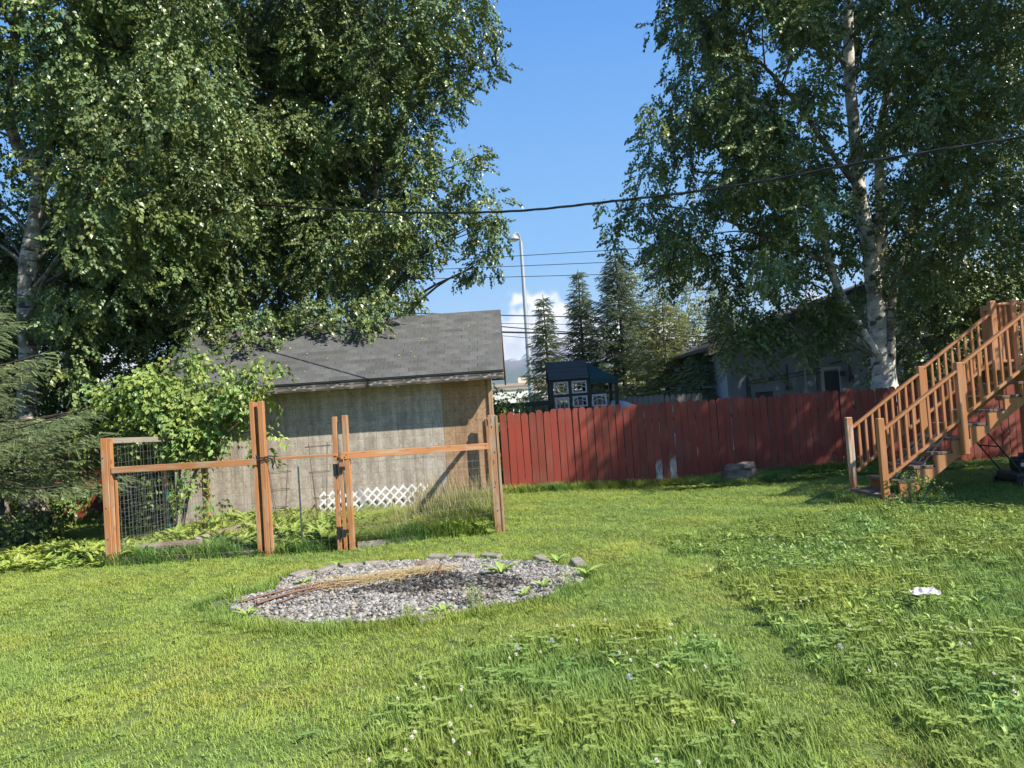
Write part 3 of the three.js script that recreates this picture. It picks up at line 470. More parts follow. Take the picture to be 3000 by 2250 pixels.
{
  const h = thing('house', 'grey blue lap sided neighbour house with low brown roof behind the birch', 'house', [12, 0, -21.5]);
  const side = std({ color: rgb(0.30, 0.335, 0.385), roughness: 0.7 }), trim = std({ color: rgb(0.55, 0.56, 0.57), roughness: 0.6 }), dark = std({ color: rgb(0.05, 0.065, 0.085), roughness: 0.5 }), z = -21.5, yr = (x) => 3.0 + 0.32 * (x < 11.9 ? x - 5.62 : 18.18 - x);
  part('wall_core', (() => { const s = new THREE.Shape(); s.moveTo(6.32, -0.05); s.lineTo(17.5, -0.05); s.lineTo(17.5, yr(17.5) - 0.1); s.lineTo(11.9, yr(11.9) - 0.1); s.lineTo(6.32, yr(6.32) - 0.1); s.closePath(); return metresUV(new THREE.ExtrudeGeometry(s, { depth: 9, bevelEnabled: false })).translate(0, 0, z - 9.02); })(), side, h);
  for (let i = 0; i < 22; i++) { const y = 0.1 + i * 0.225, lim = y + 0.24 > yr(6.32) ? (y + 0.24 - 3.0) / 0.32 + 5.62 : 6.3; if (lim > 11) break; part('siding_board', beam([lim, y + 0.112, z], [Math.min(17.5, 23.8 - lim), y + 0.112, z], 0.236, 0.014, [0, 0.06, 1], 0.002), side, h); }
  part('corner_board', beam([6.3, 0, z + 0.02], [6.3, 3.1, z + 0.02], 0.1, 0.04), side, h);
  const rf = std({ map: texture(128, 128, (u, v) => { const n = vn(u * 60, v * 60, 880, 60); return mix3([0.07, 0.05, 0.038], [0.17, 0.12, 0.085], n); }), roughness: 0.95 });
  const roof = part('roof', mergeGeometries([beam([5.55, yr(5.55), z - 4.2], [11.9, yr(11.9), z - 4.2], 0.1, 10, [0, 0, 1]), beam([18.3, yr(18.3), z - 4.2], [11.9, yr(11.9) - 0.003, z - 4.2], 0.1, 10, [0, 0, 1])]), rf, h);
  obj('rake_board', beam([5.55, yr(5.55) - 0.13, z + 0.82], [11.9, yr(11.9) - 0.13, z + 0.82], 0.16, 0.03), std({ color: rgb(0.09, 0.07, 0.06), roughness: 0.8 }), roof);
  obj('roof_vent', new THREE.CylinderGeometry(0.06, 0.06, 0.4, 10).translate(8.5, 4.1, z - 1.5), M.galv, roof);
  const d = part('door', box(0.5, 2.0, 0.03, 9.27, 1.1, z + 0.035), dark, h);
  obj('door_trim', mergeGeometries([box(0.1, 2.16, 0.03, 9.02, 1.12, z + 0.04), box(0.06, 2.16, 0.03, 9.53, 1.12, z + 0.04), box(0.61, 0.09, 0.034, 9.275, 2.2, z + 0.04)]), trim, d);
  part('window', box(0.9, 0.7, 0.02, 11.4, 3.3, z + 0.03), trim, h); part('window', box(0.5, 0.8, 0.02, 7.3, 1.25, z + 0.03), dark, h);
  const pipe = (a, b, r = 0.025, m = dark) => part('conduit', rod([...a, z + 0.06], [...b, z + 0.06], r, 7), m, h);
  pipe([6.85, 0], [6.85, 2.1], 0.06); pipe([6.9, 1.98], [9.0, 2.22], 0.014); pipe([6.9, 1.9], [9.0, 2.1], 0.012); pipe([8.0, 1.75], [8.0, 2.4]); pipe([8.52, 0.5], [8.52, 2.3], 0.02, trim); pipe([8.85, 0.5], [8.85, 2.2], 0.02); pipe([9.3, 2.33], [9.8, 2.42], 0.02); pipe([9.8, 2.42], [9.86, 1.9], 0.03);
  part('meter_box', box(0.12, 0.2, 0.08, 9.86, 1.86, z + 0.06), dark, h); part('meter_box', box(0.1, 0.14, 0.08, 8.0, 1.72, z + 0.06), dark, h); part('wall_lamp', box(0.12, 0.14, 0.1, 9.6, 2.02, z + 0.07), dark, h);
}
{
  const l = thing('street_lamp', 'tall grey street lamp post with a hooked arm against the sky', 'lamp post', [1.12, 0, -45]);
  part('pole', new THREE.CylinderGeometry(0.1, 0.19, 11.8, 14).translate(1.13, 5.9, -45), M.galv, l);
  part('arm', taper([[1.13, 11.75, -45], [1.06, 12.15, -44.9], [0.9, 12.32, -44.7], [0.72, 12.12, -44.5]], 0.06, 0.045, 8), M.galv, l);
  const hd = part('lamp_head', new THREE.LatheGeometry([[0.02, 0.16], [0.1, 0.14], [0.2, 0.04], [0.36, -0.14], [0.37, -0.2], [0.33, -0.2]].map((q) => new THREE.Vector2(...q)), 18).translate(0.7, 12.02, -44.45), M.galv, l);
  obj('lens', new THREE.CylinderGeometry(0.32, 0.22, 0.12, 16).translate(0.7, 11.8, -44.45), std({ color: rgb(0.5, 0.5, 0.48), roughness: 0.3 }), hd);
}
{
  const b = thing('building', 'long low cream building far beyond the spruces', 'building', [14, 0, -70]), cream = std({ color: rgb(0.66, 0.58, 0.45), roughness: 0.9 }), white = std({ color: rgb(0.72, 0.70, 0.66), roughness: 0.9 }), cap = std({ color: rgb(0.35, 0.3, 0.25), roughness: 0.9 });
  part('wall', box(40, 3.7, 12, 18, 1.85, -76), cream, b); part('wall', box(16, 3.3, 8, -4.2, 1.65, -72), white, b);
  part('parapet', box(40.2, 0.25, 12.2, 18, 3.83, -76), cap, b); part('parapet', box(16.2, 0.18, 8.2, -4.2, 3.39, -72), cap, b); part('roof_unit', box(4, 0.9, 3, 2.6, 4.1, -72.5), cream, b);
  for (let i = 0; i < 8; i++) part('window', box(1.6, 1.2, 0.06, 3 + i * 4.6, 2, -69.98), std({ color: rgb(0.05, 0.06, 0.07), roughness: 0.2 }), b);
}
// ---------------------------------------------------------------- overhead lines
{
  const line = (pts, r, label) => mark(obj('overhead_cable', taper(pts, r, r, 5, 60), M.cable), label, 'cable');
  const main = [[-7.2, 6.65, -15.1], [-5.69, 6.17, -14.32], [-4.08, 5.69, -13.46], [-1.78, 5.09, -12.25], [0.14, 4.7, -11.23], [1.34, 4.56, -10.59], [3.18, 4.41, -9.62], [4.45, 4.39, -8.94], [5.9, 4.33, -8.17], [8.0, 4.3, -7.1]];
  const c = thing('overhead_cable', 'thick twisted black service cable crossing the yard overhead', 'cable', [0, 4.7, -11.2]);
  const strand = (ph) => { const k = new THREE.CatmullRomCurve3(main.map((p) => V(...p))), o = []; for (let i = 0; i <= 160; i++) { const p = k.getPointAt(i / 160), a = i * 0.55 + ph; o.push([p.x, p.y + 0.011 * Math.sin(a), p.z + 0.011 * Math.cos(a)]); } return taper(o, 0.009, 0.009, 5, 480); };
  part('strand', strand(0), M.cable, c); part('strand', strand(2.1), M.cable, c); part('strand', strand(4.2), M.cable, c);
  const far = (y0, slope, z, r, label, sag = 0.9) => { const o = []; for (let i = 0; i <= 12; i++) { const x = -26 + i * 5, t = (x - 6) / 32; o.push([x, y0 + slope * x + sag * (t * t - 0.04), z]); } line(o, r, label); };
  far(10.33, -0.005, -42, 0.02, 'topmost of three thin overhead wires above the spruces', 0.3); far(9.76, -0.024, -42, 0.02, 'middle of three thin overhead wires above the spruces', 0.3); far(9.16, -0.04, -42, 0.02, 'lowest of three thin overhead wires above the spruces', 0.3);
  far(6.2, -0.088, -36, 0.027, 'upper dark wire of the low bundle right of the shed roof', 0.2); far(5.8, -0.08, -36, 0.014, 'thin wire second from the top of the low bundle', 0.2); far(5.37, -0.09, -36, 0.046, 'thickest black cable of the low bundle beside the shed ridge', 0.2); far(5.62, -0.15, -36, 0.027, 'wire slanting down onto the thickest low cable', 0.2); far(5.17, -0.15, -36, 0.014, 'lowest thin wire of the bundle right of the shed', 0.2);
}
// ---------------------------------------------------------------- foliage
function leafSpray(seed, n, len, L, W, droop) {           // a twig's worth of leaves, each a folded blade of its own
  const r = rngOf(seed), pos = [], a = V(0, 0, 0), s = V(0, 0, 0), nn = V(0, 0, 0), b = V(0, 0, 0), push = (...q) => q.forEach((v) => pos.push(v.x, v.y, v.z));
  for (let i = 0; i < n; i++) {
    const t = (i + r()) / n, side = i % 2 ? 1 : -1, k = 0.75 + 0.5 * r();
    b.set(len * t, -droop * t * t + (r() - 0.5) * 0.06, (r() - 0.5) * 0.05 + side * 0.04 * (1.2 - t));
    a.set(0.35 + 0.5 * r(), -0.25 - 0.9 * r(), side * (0.3 + 0.7 * r())).normalize();
    nn.set(r() - 0.5, 0.5 + r(), r() - 0.5 + side * 0.2).normalize(); s.crossVectors(a, nn).normalize(); nn.crossVectors(s, a);
    const tip = b.clone().addScaledVector(a, L * k), m = b.clone().addScaledVector(a, L * k * 0.4), f = 0.18 * W * (r() + 0.3);
    const l = m.clone().addScaledVector(s, W * k * 0.5).addScaledVector(nn, f), q = m.clone().addScaledVector(s, -W * k * 0.5).addScaledVector(nn, f);
    push(b, l, tip, b, tip, q);
  }
  return faces(pos);
}
const sprayNear = [1, 2].map((s) => leafSpray(s, 20, 0.32, 0.074, 0.06, 0.12)), sprayBig = [3].map((s) => leafSpray(s, 14, 0.28, 0.085, 0.066, 0.12));
function clumpsIn(poly, zc, zr, step, rr, seed, holes = []) {  // clump centres spread through a crown: outline in x and y, rounded in depth
  const r = rngOf(seed), out = []; let x0 = 1e9, x1 = -1e9, y0 = 1e9, y1 = -1e9;
  for (const [x, y] of poly) { x0 = Math.min(x0, x); x1 = Math.max(x1, x); y0 = Math.min(y0, y); y1 = Math.max(y1, y); }
  for (let y = y0; y < y1; y += step) for (let x = x0; x < x1; x += step) {
    const px = x + R(-0.6, 0.6, r) * step, py = y + R(-0.6, 0.6, r) * step; if (!inPoly(poly, px, py)) continue;
    const ed = edgeDist(poly, px, py); if (false) continue;
    const dep = zr * Math.sqrt(clamp(0.12 + ed / 1.6)); const n = Math.max(1, Math.round((dep * 2) / (step * 1.7)));
    for (let k = 0; k < n; k++) {
      const c = [px + R(-0.2, 0.2, r), py + R(-0.2, 0.2, r), zc + dep * (n === 1 ? R(-0.5, 0.5, r) : ((k + r()) / n) * 2 - 1), Math.min(rr * R(0.7, 1.25, r), Math.max(0.22, ed * 0.9 + 0.15))];
      if (!holes.some(([hx, hy, hr]) => { const f = c[2] / zc; return Math.hypot(c[0] - hx * f, c[1] - 1.7 - (hy - 1.7) * f) < hr + c[3] * 0.35; })) out.push(c);   // gaps run through the crown's depth
    }
  }
  return out;
}
function foliage(tree, clumps, mat, per, seed, geos, tint = [0.8, 1.25], scale = 1) {
  const r = rngOf(seed), lists = geos.map(() => []);
  for (const [x, y, z, rad] of clumps) {
    const n = Math.max(4, Math.round(per * (rad / 0.5) ** 2)), shade = R(tint[0], tint[1], r);
    for (let i = 0; i < n; i++) {
      const yaw = R(0, Math.PI * 2, r), u = R(-1, 1, r), d = rad * Math.cbrt(0.15 + 0.85 * r()), c = Math.sqrt(1 - u * u), s = R(0.8, 1.2, r) * scale;
      lists[Math.floor(r() * geos.length)].push({ p: V(x + d * c * Math.cos(yaw) - tree.position.x, y + d * u * 1.1 - tree.position.y, z + d * c * Math.sin(yaw) - tree.position.z), q: turn(R(-0.6, 0.6, r), -yaw + R(-0.9, 0.9, r), R(-1.1, 0.25, r)), s: V(s, s, s), k: shade * R(0.85, 1.15, r), y: r() });
    }
  }
  lists.forEach((l, i) => copies(i ? 'foliage' : 'crown', geos[i], mat, l, tree, (c, e) => c.setRGB(e.k * lerp(0.85, 1.12, e.y), e.k, e.k * lerp(1.1, 0.75, e.y))));
}
function limbs(tree, from, clumps, n, r0, mat, seed, sagg = 0.25) {  // boughs from the stems out to some of the clumps
  const r = rngOf(seed);
  for (let i = 0; i < n && clumps.length; i++) {
    const c = clumps[Math.floor(r() * clumps.length)]; let best = null, bd = 1e9;
    for (const p of from) { if (p[1] > c[1] + 0.3) continue; const d = Math.hypot(p[0] - c[0], (p[1] - c[1] + 1.2) * 1.3, p[2] - c[2]); if (d < bd) { bd = d; best = p; } }
    if (!best || bd < 0.6) continue;
    const m = [lerp(best[0], c[0], 0.5) + R(-0.2, 0.2, r), lerp(best[1], c[1], 0.62) + sagg * bd * 0.25, lerp(best[2], c[2], 0.5) + R(-0.2, 0.2, r)];
    part('limb', taper([best, m, [c[0], c[1] + 0.1, c[2]]], r0 * R(0.6, 1.1, r), 0.008, 6, 9), mat, tree);
  }
}
const along = (pts, n = 14) => { const c = new THREE.CatmullRomCurve3(pts.map((p) => V(...p))), o = []; for (let i = 0; i <= n; i++) { const p = c.getPointAt(i / n); o.push([p.x, p.y, p.z]); } return o; };
const withZ = (pts, z, dz = 0) => pts.map(([x, y], i) => [x, y, z + dz * i]);

const birchLeaf = leafMat(0.135, 0.182, 0.066, 0.18, 0.34, 0.75), sapLeaf = leafMat(0.235, 0.315, 0.09, 0.3, 0.4, 0.5);
// left: the leaning birch
{
  const t = thing('birch_tree', 'leaning birch with pale trunk at the left edge of the yard', 'tree', [-8.34, 0, -12.7]);
  const trunk = withZ([[-8.34, -0.3], [-8.33, 0.3], [-8.4, 1.31], [-8.31, 2.9], [-8.25, 4.51], [-8.08, 5.47], [-7.96, 6.27], [-7.99, 6.7]], -12.7);
  part('trunk', taper(trunk, [0.25, 0.19, 0.17, 0.155, 0.15, 0.145, 0.14, 0.13, 0.12], 0, 12, 40, 0.25), M.birchOld, t);
  const a = withZ([[-8.0, 6.3], [-8.37, 6.96], [-8.38, 7.78], [-8.2, 9.4], [-8.1, 11.5]], -12.7), b = withZ([[-7.97, 6.2], [-7.73, 6.91], [-7.35, 8.12], [-6.96, 9.33], [-6.6, 11.2]], -12.7, 0.12);
  part('limb', taper(a, 0.11, 0.04, 8, 18), M.birchOld, t); part('limb', taper(b, 0.11, 0.04, 8, 18), M.birchOld, t);
  const cl = clumpsIn([[-10.5, 11.8], [-4.6, 11.8], [-4.45, 7.82], [-4.05, 6.34], [-4.28, 5.16], [-5.42, 4.6], [-6.0, 4.0], [-7.0, 3.5], [-7.5, 3.9], [-7.6, 5.3], [-7.5, 6.6], [-8.1, 7.2], [-8.9, 7.3], [-10.2, 7]], -12.4, 1.7, 0.76, 0.56, 11, [[-8.1, 8.6, 0.45], [-6.3, 8.2, 0.35]]);
  cl.push(...clumpsIn([[-11.2, 7.4], [-8.9, 7.4], [-8.6, 5.5], [-8.7, 3.6], [-9.6, 2.6], [-11.4, 3]], -13.7, 0.6, 0.6, 0.5, 17), ...clumpsIn([[-8.3, 4.4], [-7.2, 4.3], [-6.9, 3.0], [-7.3, 2.2], [-8.0, 2.5]], -12.2, 0.4, 0.5, 0.42, 18));
  foliage(t, cl.filter(([x, y, z], i) => !(z > -12.8 && y < 6.8 && Math.abs((x / z) * -12.7 + 8.15) < 0.4 && i % 3)), birchLeaf, 40, 12, sprayNear, [0.75, 1.3]); limbs(t, [...along(a), ...along(b), ...along(trunk).slice(8)], cl, 34, 0.035, M.limb, 13);
}
mark(obj('bare_trunk', taper(withZ([[-9.55, -0.2], [-9.6, 3], [-9.75, 6], [-9.7, 9], [-9.6, 12]], -13.6), 0.17, 0.1, 10, 30, 0.15), M.limb), 'straight dark trunk cut off by the left edge of the picture', 'tree');
{
  const t = thing('birch_tree', 'leafy birch rising behind the left half of the shed', 'tree', [-6.6, 0, -17.2]);
  const trunk = withZ([[-6.6, -0.2], [-6.5, 3], [-6.7, 6], [-6.4, 9], [-6.3, 12]], -17.2, 0.1), cl = clumpsIn([[-8.6, 12.6], [-3.3, 12.6], [-3.55, 7.84], [-4.1, 4.5], [-5.2, 3.75], [-6.83, 3.5], [-7.9, 3.2], [-9.6, 3.6], [-10.4, 6.03], [-9.4, 9]], -16.1, 2.1, 0.84, 0.62, 21, [[-5, 9.2, 0.35]]);
  part('trunk', taper(trunk, 0.17, 0.07, 9, 26, 0.15), M.birchOld, t); limbs(t, along(trunk).slice(4), cl, 40, 0.04, M.limb, 23); foliage(t, cl, birchLeaf, 40, 22, sprayNear, [0.75, 1.3]);
}
{
  const t = thing('birch_tree', 'tall birch behind the middle of the shed roof beside the open sky', 'tree', [-2.9, 0, -17.6]);
  const trunk = withZ([[-2.9, -0.2], [-2.95, 3], [-3.0, 6], [-2.7, 9], [-2.5, 12.5]], -17.6, 0.15), cl = clumpsIn([[-5.3, 12.8], [-0.4, 12.8], [-0.1, 11.2], [0.32, 10.1], [0.12, 9.3], [-0.5, 8.7], [-0.75, 7.83], [-0.85, 5.93], [-1.0, 5.1], [-0.95, 4.15], [-2.44, 4.0], [-3.2, 3.75], [-4.11, 3.85], [-4.9, 4.0], [-5.6, 7.09]], -16.4, 1.9, 0.82, 0.58, 31, [[-1.6, 4.9, 0.3], [-3.9, 4.6, 0.35], [-1.1, 6.9, 0.25]]);
  const lobe = clumpsIn([[-0.8, 7.2], [-0.4, 7.3], [0.0, 7.2], [0.05, 6.5], [-0.12, 5.4], [-0.3, 4.7], [-0.8, 4.5], [-1.1, 5.2], [-1.1, 6.22]], -16, 0.7, 0.4, 0.44, 34);
  part('trunk', taper(trunk, 0.15, 0.06, 9, 26, 0.15), M.birchOld, t); limbs(t, along(trunk).slice(4), [...cl, ...lobe, ...lobe], 46, 0.04, M.limb, 33); foliage(t, [...cl, ...lobe, [-2.75, 3.55, -14.3, 0.3], [-2.6, 3.45, -14.15, 0.25], [-4.6, 3.5, -14.2, 0.4], [-5.0, 3.3, -14, 0.4], ...Array.from({ length: 14 }, (_, i) => [-6.1 + i * 0.28, 3.78 + 0.35 * (hash(i, 3, 8) - 0.4) - (i < 5 ? 0.15 : 0), -14.75 + 0.6 * hash(i, 5, 9), 0.26 + 0.2 * hash(i, 7, 2)])], birchLeaf, 34, 32, sprayNear, [0.75, 1.3]);
}
{
  const t = thing('birch_tree', 'second leafy birch filling the middle behind the shed', 'tree', [-4.7, 0, -18.6]);
  const trunk = withZ([[-4.7, -0.2], [-4.7, 4], [-4.5, 8], [-4.6, 12]], -18.6), cl = clumpsIn([[-6.6, 12.8], [-2.2, 12.8], [-2, 8], [-2.4, 4.6], [-4.6, 4.0], [-7, 4.4], [-7.2, 8]], -18.4, 1.4, 0.8, 0.66, 41);
  part('trunk', taper(trunk, 0.15, 0.06, 9, 20, 0.15), M.birchOld, t); foliage(t, cl, birchLeaf, 24, 42, sprayNear); limbs(t, along(trunk).slice(4), cl, 12, 0.04, M.limb, 43);
}
// young birch hanging over the enclosure
{
  const t = thing('birch_sapling', 'bright young birch drooping over the left corner of the enclosure', 'tree', [-5.75, 0, -12.0]);
  const cl = clumpsIn([[-6.9, 2.1], [-6.5, 2.6], [-6.12, 2.9], [-5.68, 3.05], [-5.27, 2.75], [-4.7, 2.78], [-4.2, 2.3], [-4.55, 1.9], [-4.75, 1.3], [-5.1, 1.1], [-5.54, 1.45], [-6.26, 1.4], [-6.8, 1.5]], -11.7, 0.75, 0.36, 0.36, 51);
  cl.push(...clumpsIn([[-4.6, 2.75], [-3.95, 2.66], [-3.55, 2.2], [-3.5, 1.75], [-3.75, 1.95], [-4.1, 1.9], [-4.5, 2.3]], -11.4, 0.3, 0.3, 0.24, 53), [-3.86, 1.55, -11.3, 0.16], [-3.88, 1.35, -11.3, 0.12], [-5.2, 0.95, -11.4, 0.2], [-5.0, 0.7, -11.4, 0.18], [-4.75, 0.55, -11.4, 0.12]);
  for (const [dx, h, lx, lz] of [[0, 2.6, 0.1, 0.2], [0.12, 2.3, 0.9, 0.3], [-0.1, 2.4, -0.4, 0.1], [0.2, 2.0, 1.6, 0.6]]) part('stem', taper([[-5.75 + dx, -0.1, -12], [-5.75 + dx + lx * 0.3, h * 0.55, -12 + lz * 0.4], [-5.75 + dx + lx, h, -12 + lz]], 0.035, 0.012, 7, 12), M.limb, t);
  foliage(t, cl, sapLeaf, 52, 52, sprayBig, [0.85, 1.2]); limbs(t, [[-5.75, 0.9, -12], [-5.6, 1.5, -11.9], [-5.2, 1.6, -11.8], [-5.0, 1.9, -11.7]], cl, 16, 0.014, M.limb, 54);
}
// dark bushes under the trees at left
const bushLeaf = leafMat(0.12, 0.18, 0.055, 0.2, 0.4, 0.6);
function bush(name, label, x, z, w, h, d, seed, mat, per = 26, geos = sprayBig, step = 0.34, y0 = 0.05) {
  const t = thing(name, label, 'shrub', [x, 0, z]), cl = clumpsIn([[x - w, y0], [x - w * 1.05, h * 0.45], [x - w * 0.6, h * 0.85], [x - w * 0.1, h], [x + w * 0.5, h * 0.88], [x + w, h * 0.5], [x + w, y0]], z, d, step, step, seed);
  for (let i = 0; i < 3; i++) part('stem', taper([[x + (i - 1) * 0.06, -0.1, z], [x + (i - 1) * w * 0.3, h * 0.45, z], [x + (i - 1) * w * 0.55, h * 0.8, z + 0.1]], 0.02, 0.008, 6, 8), M.limb, t);
  foliage(t, cl, mat, per, seed + 1, geos); return t;
}
{
  const t = thing('leafy_tree', 'dense dark tree behind the leaning birch at the left edge', 'tree', [-9.8, 0, -17.2]);
  const trunk = withZ([[-9.8, -0.2], [-9.7, 4], [-9.8, 8.5]], -17.2), cl = clumpsIn([[-13.5, 0.9], [-14.6, 4], [-13, 6.6], [-10, 7.4], [-8.6, 7], [-6.6, 5.5], [-6.9, 1.2]], -17, 1.3, 0.72, 0.62, 45);
  part('trunk', taper(trunk, 0.16, 0.05, 9, 18, 0.15), M.limb, t); foliage(t, cl, bushLeaf, 30, 46, sprayNear); limbs(t, along(trunk).slice(3), cl, 14, 0.04, M.limb, 47);
}
{
  const t = thing('leafy_tree', 'tall tree at the right edge behind the landing beside the house', 'tree', [15.8, 0, -17.6]);
  const trunk = withZ([[15.8, -0.2], [15.7, 5], [15.8, 13]], -17.6), cl = clumpsIn([[12.6, 3.2], [11.8, 6], [11.8, 10], [13, 13], [15.5, 15], [18.5, 13], [19.5, 8], [18.5, 3]], -17.6, 1.5, 1.0, 0.7, 75);
  part('trunk', taper(trunk, 0.22, 0.05, 9, 18, 0.15), M.limb, t); foliage(t, cl, birchLeaf, 26, 76, sprayNear); limbs(t, along(trunk).slice(3), cl, 14, 0.05, M.limb, 77);
}
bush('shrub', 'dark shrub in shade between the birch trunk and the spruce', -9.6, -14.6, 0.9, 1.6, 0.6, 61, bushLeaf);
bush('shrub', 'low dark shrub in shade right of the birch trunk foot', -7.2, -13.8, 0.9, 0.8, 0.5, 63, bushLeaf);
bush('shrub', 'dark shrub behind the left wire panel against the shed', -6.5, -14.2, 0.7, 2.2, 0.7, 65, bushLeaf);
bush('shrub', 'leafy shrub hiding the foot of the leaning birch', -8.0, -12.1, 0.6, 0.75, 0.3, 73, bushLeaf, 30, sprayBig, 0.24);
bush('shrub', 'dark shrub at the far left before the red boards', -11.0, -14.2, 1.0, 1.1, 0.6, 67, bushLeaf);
bush('shrub', 'narrow leafy shrub just right of the shed corner beyond the fence', -0.35, -17.2, 0.42, 2.4, 0.4, 69, sapLeaf, 34, sprayBig, 0.22);
bush('shrub', 'leafy shrub beyond the fence at the foot of the lamp post', 0.55, -19.6, 0.5, 2.1, 0.4, 71, sapLeaf, 34, sprayBig, 0.22);
// the big birch behind the fence
{
  const t = thing('birch_tree', 'big forked birch behind the red fence beside the stairs', 'tree', [8.25, 0, -16.5]);
  const trunk = withZ([[8.2, -0.3], [8.27, 0.5], [8.31, 1.34], [8.32, 2.48], [8.23, 4.47], [8.11, 6.16], [8.12, 6.9], [8.1, 8.28], [8.15, 9.56], [8.32, 11.5], [8.4, 14]], -16.5);
  part('trunk', taper(trunk, [0.32, 0.27, 0.25, 0.21, 0.175, 0.155, 0.14, 0.13, 0.125, 0.12, 0.11, 0.1, 0.09, 0.07, 0.05], 0, 14, 70, 0.2), M.birch, t);
  const st = [[withZ([[8.42, 1.9], [8.52, 3.2], [8.59, 5.31], [8.69, 6.9], [8.87, 7.85], [9.17, 8.79], [9.5, 10.5]], -16.6), 0.15, 0.06], [withZ([[8.4, 2.2], [8.5, 3.3], [8.79, 4.39], [9.18, 5.3], [9.5, 6.01], [10.0, 7.02], [10.4, 8.6]], -16.3), 0.1, 0.04],
    [withZ([[8.15, 2.2], [7.6, 3.2], [7.26, 3.9], [6.94, 5.41], [6.65, 6.34], [6.27, 7.14], [5.91, 7.76], [5.3, 8.4]], -16.3, 0.08), 0.105, 0.03], [withZ([[8.1, 5.9], [7.78, 6.31], [7.12, 7.32], [6.88, 7.69], [6.46, 8.27], [5.9, 8.9], [5.2, 9.3]], -16.3, 0.06), 0.075, 0.025],
    [withZ([[6.94, 5.3], [6.27, 5.83], [5.89, 6.16], [5.0, 6.4], [4.2, 6.5]], -16, 0.06), 0.05, 0.02], [withZ([[7.3, 4.2], [6.2, 4.75], [5.2, 5.2], [4.2, 5.6], [3.2, 5.75], [2.5, 5.7]], -15.9, 0.1), 0.045, 0.012], [withZ([[8.15, 8.6], [7.7, 9.2], [7.2, 9.6], [6.4, 9.9]], -16.4, 0.05), 0.06, 0.02], [withZ([[9.0, 4.9], [9.6, 5.3], [10.2, 5.6]], -16.2), 0.05, 0.02]];
  for (const [p, r0, r1] of st) part('limb', taper(p, r0, r1, 9, 26, 0.12), r0 > 0.1 ? M.birch : M.birchOld, t);
  const holes = [[6.1, 8.75, 0.5], [6.35, 7.75, 0.33], [4.45, 6.7, 0.36], [4.7, 5.35, 0.28], [5.0, 4.5, 0.3], [7.2, 4.0, 0.36], [3.65, 5.9, 0.2], [5.34, 3.85, 0.28], [7.5, 7.4, 0.35], [5.6, 5.6, 0.25], [8.75, 6.4, 0.25], [7.7, 9.9, 0.3], [6.6, 5.0, 0.3], [5.6, 9.8, 0.3], [6.0, 3.5, 0.28]];
  const cl = clumpsIn([[4.3, 13], [4.1, 10.74], [3.66, 9.56], [3.55, 9.07], [3.4, 8.38], [3.2, 7.6], [2.95, 6.92], [2.75, 6.5], [2.75, 5.5], [3.06, 4.82], [3.55, 4.2], [4.0, 4.3], [4.3, 3.8], [4.9, 3.25], [5.87, 3.1], [7.33, 3.05], [7.87, 3.7], [8.83, 3.44], [9.8, 3.37], [11, 3.6], [12, 10], [11, 13]], -15.6, 2.0, 0.62, 0.42, 81, holes);
  const open = cl.filter(([x, y, z], i) => { const bx = (x / z) * -16.5; const k = (z + 16.5) / 0.45, sx = x - 8.15 - 0.73 * k; return !((z > -16.5 && Math.abs(bx - 8.2) < 0.72 && i % 8) || (k > 0.3 && Math.abs(sx) < 0.8 && i % 5)); });
  const front = [...open, ...clumpsIn([[2.02, 5.9], [2.6, 6.1], [2.75, 5.6], [2.5, 4.95], [2.15, 4.95], [1.94, 5.5]], -15.6, 0.3, 0.34, 0.24, 83), ...clumpsIn([[4.4, 3.7], [5.87, 3.5], [7.6, 3.5], [7.6, 2.5], [6.9, 2.2], [6.39, 2.45], [5.68, 2.2], [4.8, 2.3], [4.4, 2.8]], -15.9, 0.6, 0.4, 0.36, 85)];
  foliage(t, front, birchLeaf, 38, 82, sprayNear, [0.75, 1.25]); limbs(t, [...along(trunk).slice(4), ...st.flatMap(([p]) => along(p))], front, 60, 0.03, M.limb, 84);
}
{
  const t = thing('birch_tree', 'dense tall tree filling the upper right corner', 'tree', [12.6, 0, -11.6]);
  const trunk = withZ([[12.6, -0.2], [12.5, 4], [12.7, 8], [12.6, 13], [12.6, 16]], -11.6), cl = clumpsIn([[10.8, 14.5], [9.9, 12], [9.3, 9.5], [8.9, 7.2], [8.8, 5.2], [9.3, 3.6], [10.2, 2.8], [13, 2.4], [15, 3.5], [15.4, 9], [14.4, 13], [12.6, 15]], -10.9, 1.6, 0.86, 0.62, 91);
  part('trunk', taper(trunk, 0.24, 0.06, 10, 26, 0.15), M.birchOld, t); foliage(t, cl, birchLeaf, 28, 92, sprayNear); limbs(t, along(trunk).slice(4), cl, 30, 0.05, M.limb, 93);
}
bush('leafy_tree', 'dark leafy undergrowth behind the stairs and the birch trunk', 11.3, -17.8, 2.7, 5.8, 0.9, 95, birchLeaf, 22, sprayNear, 0.6);
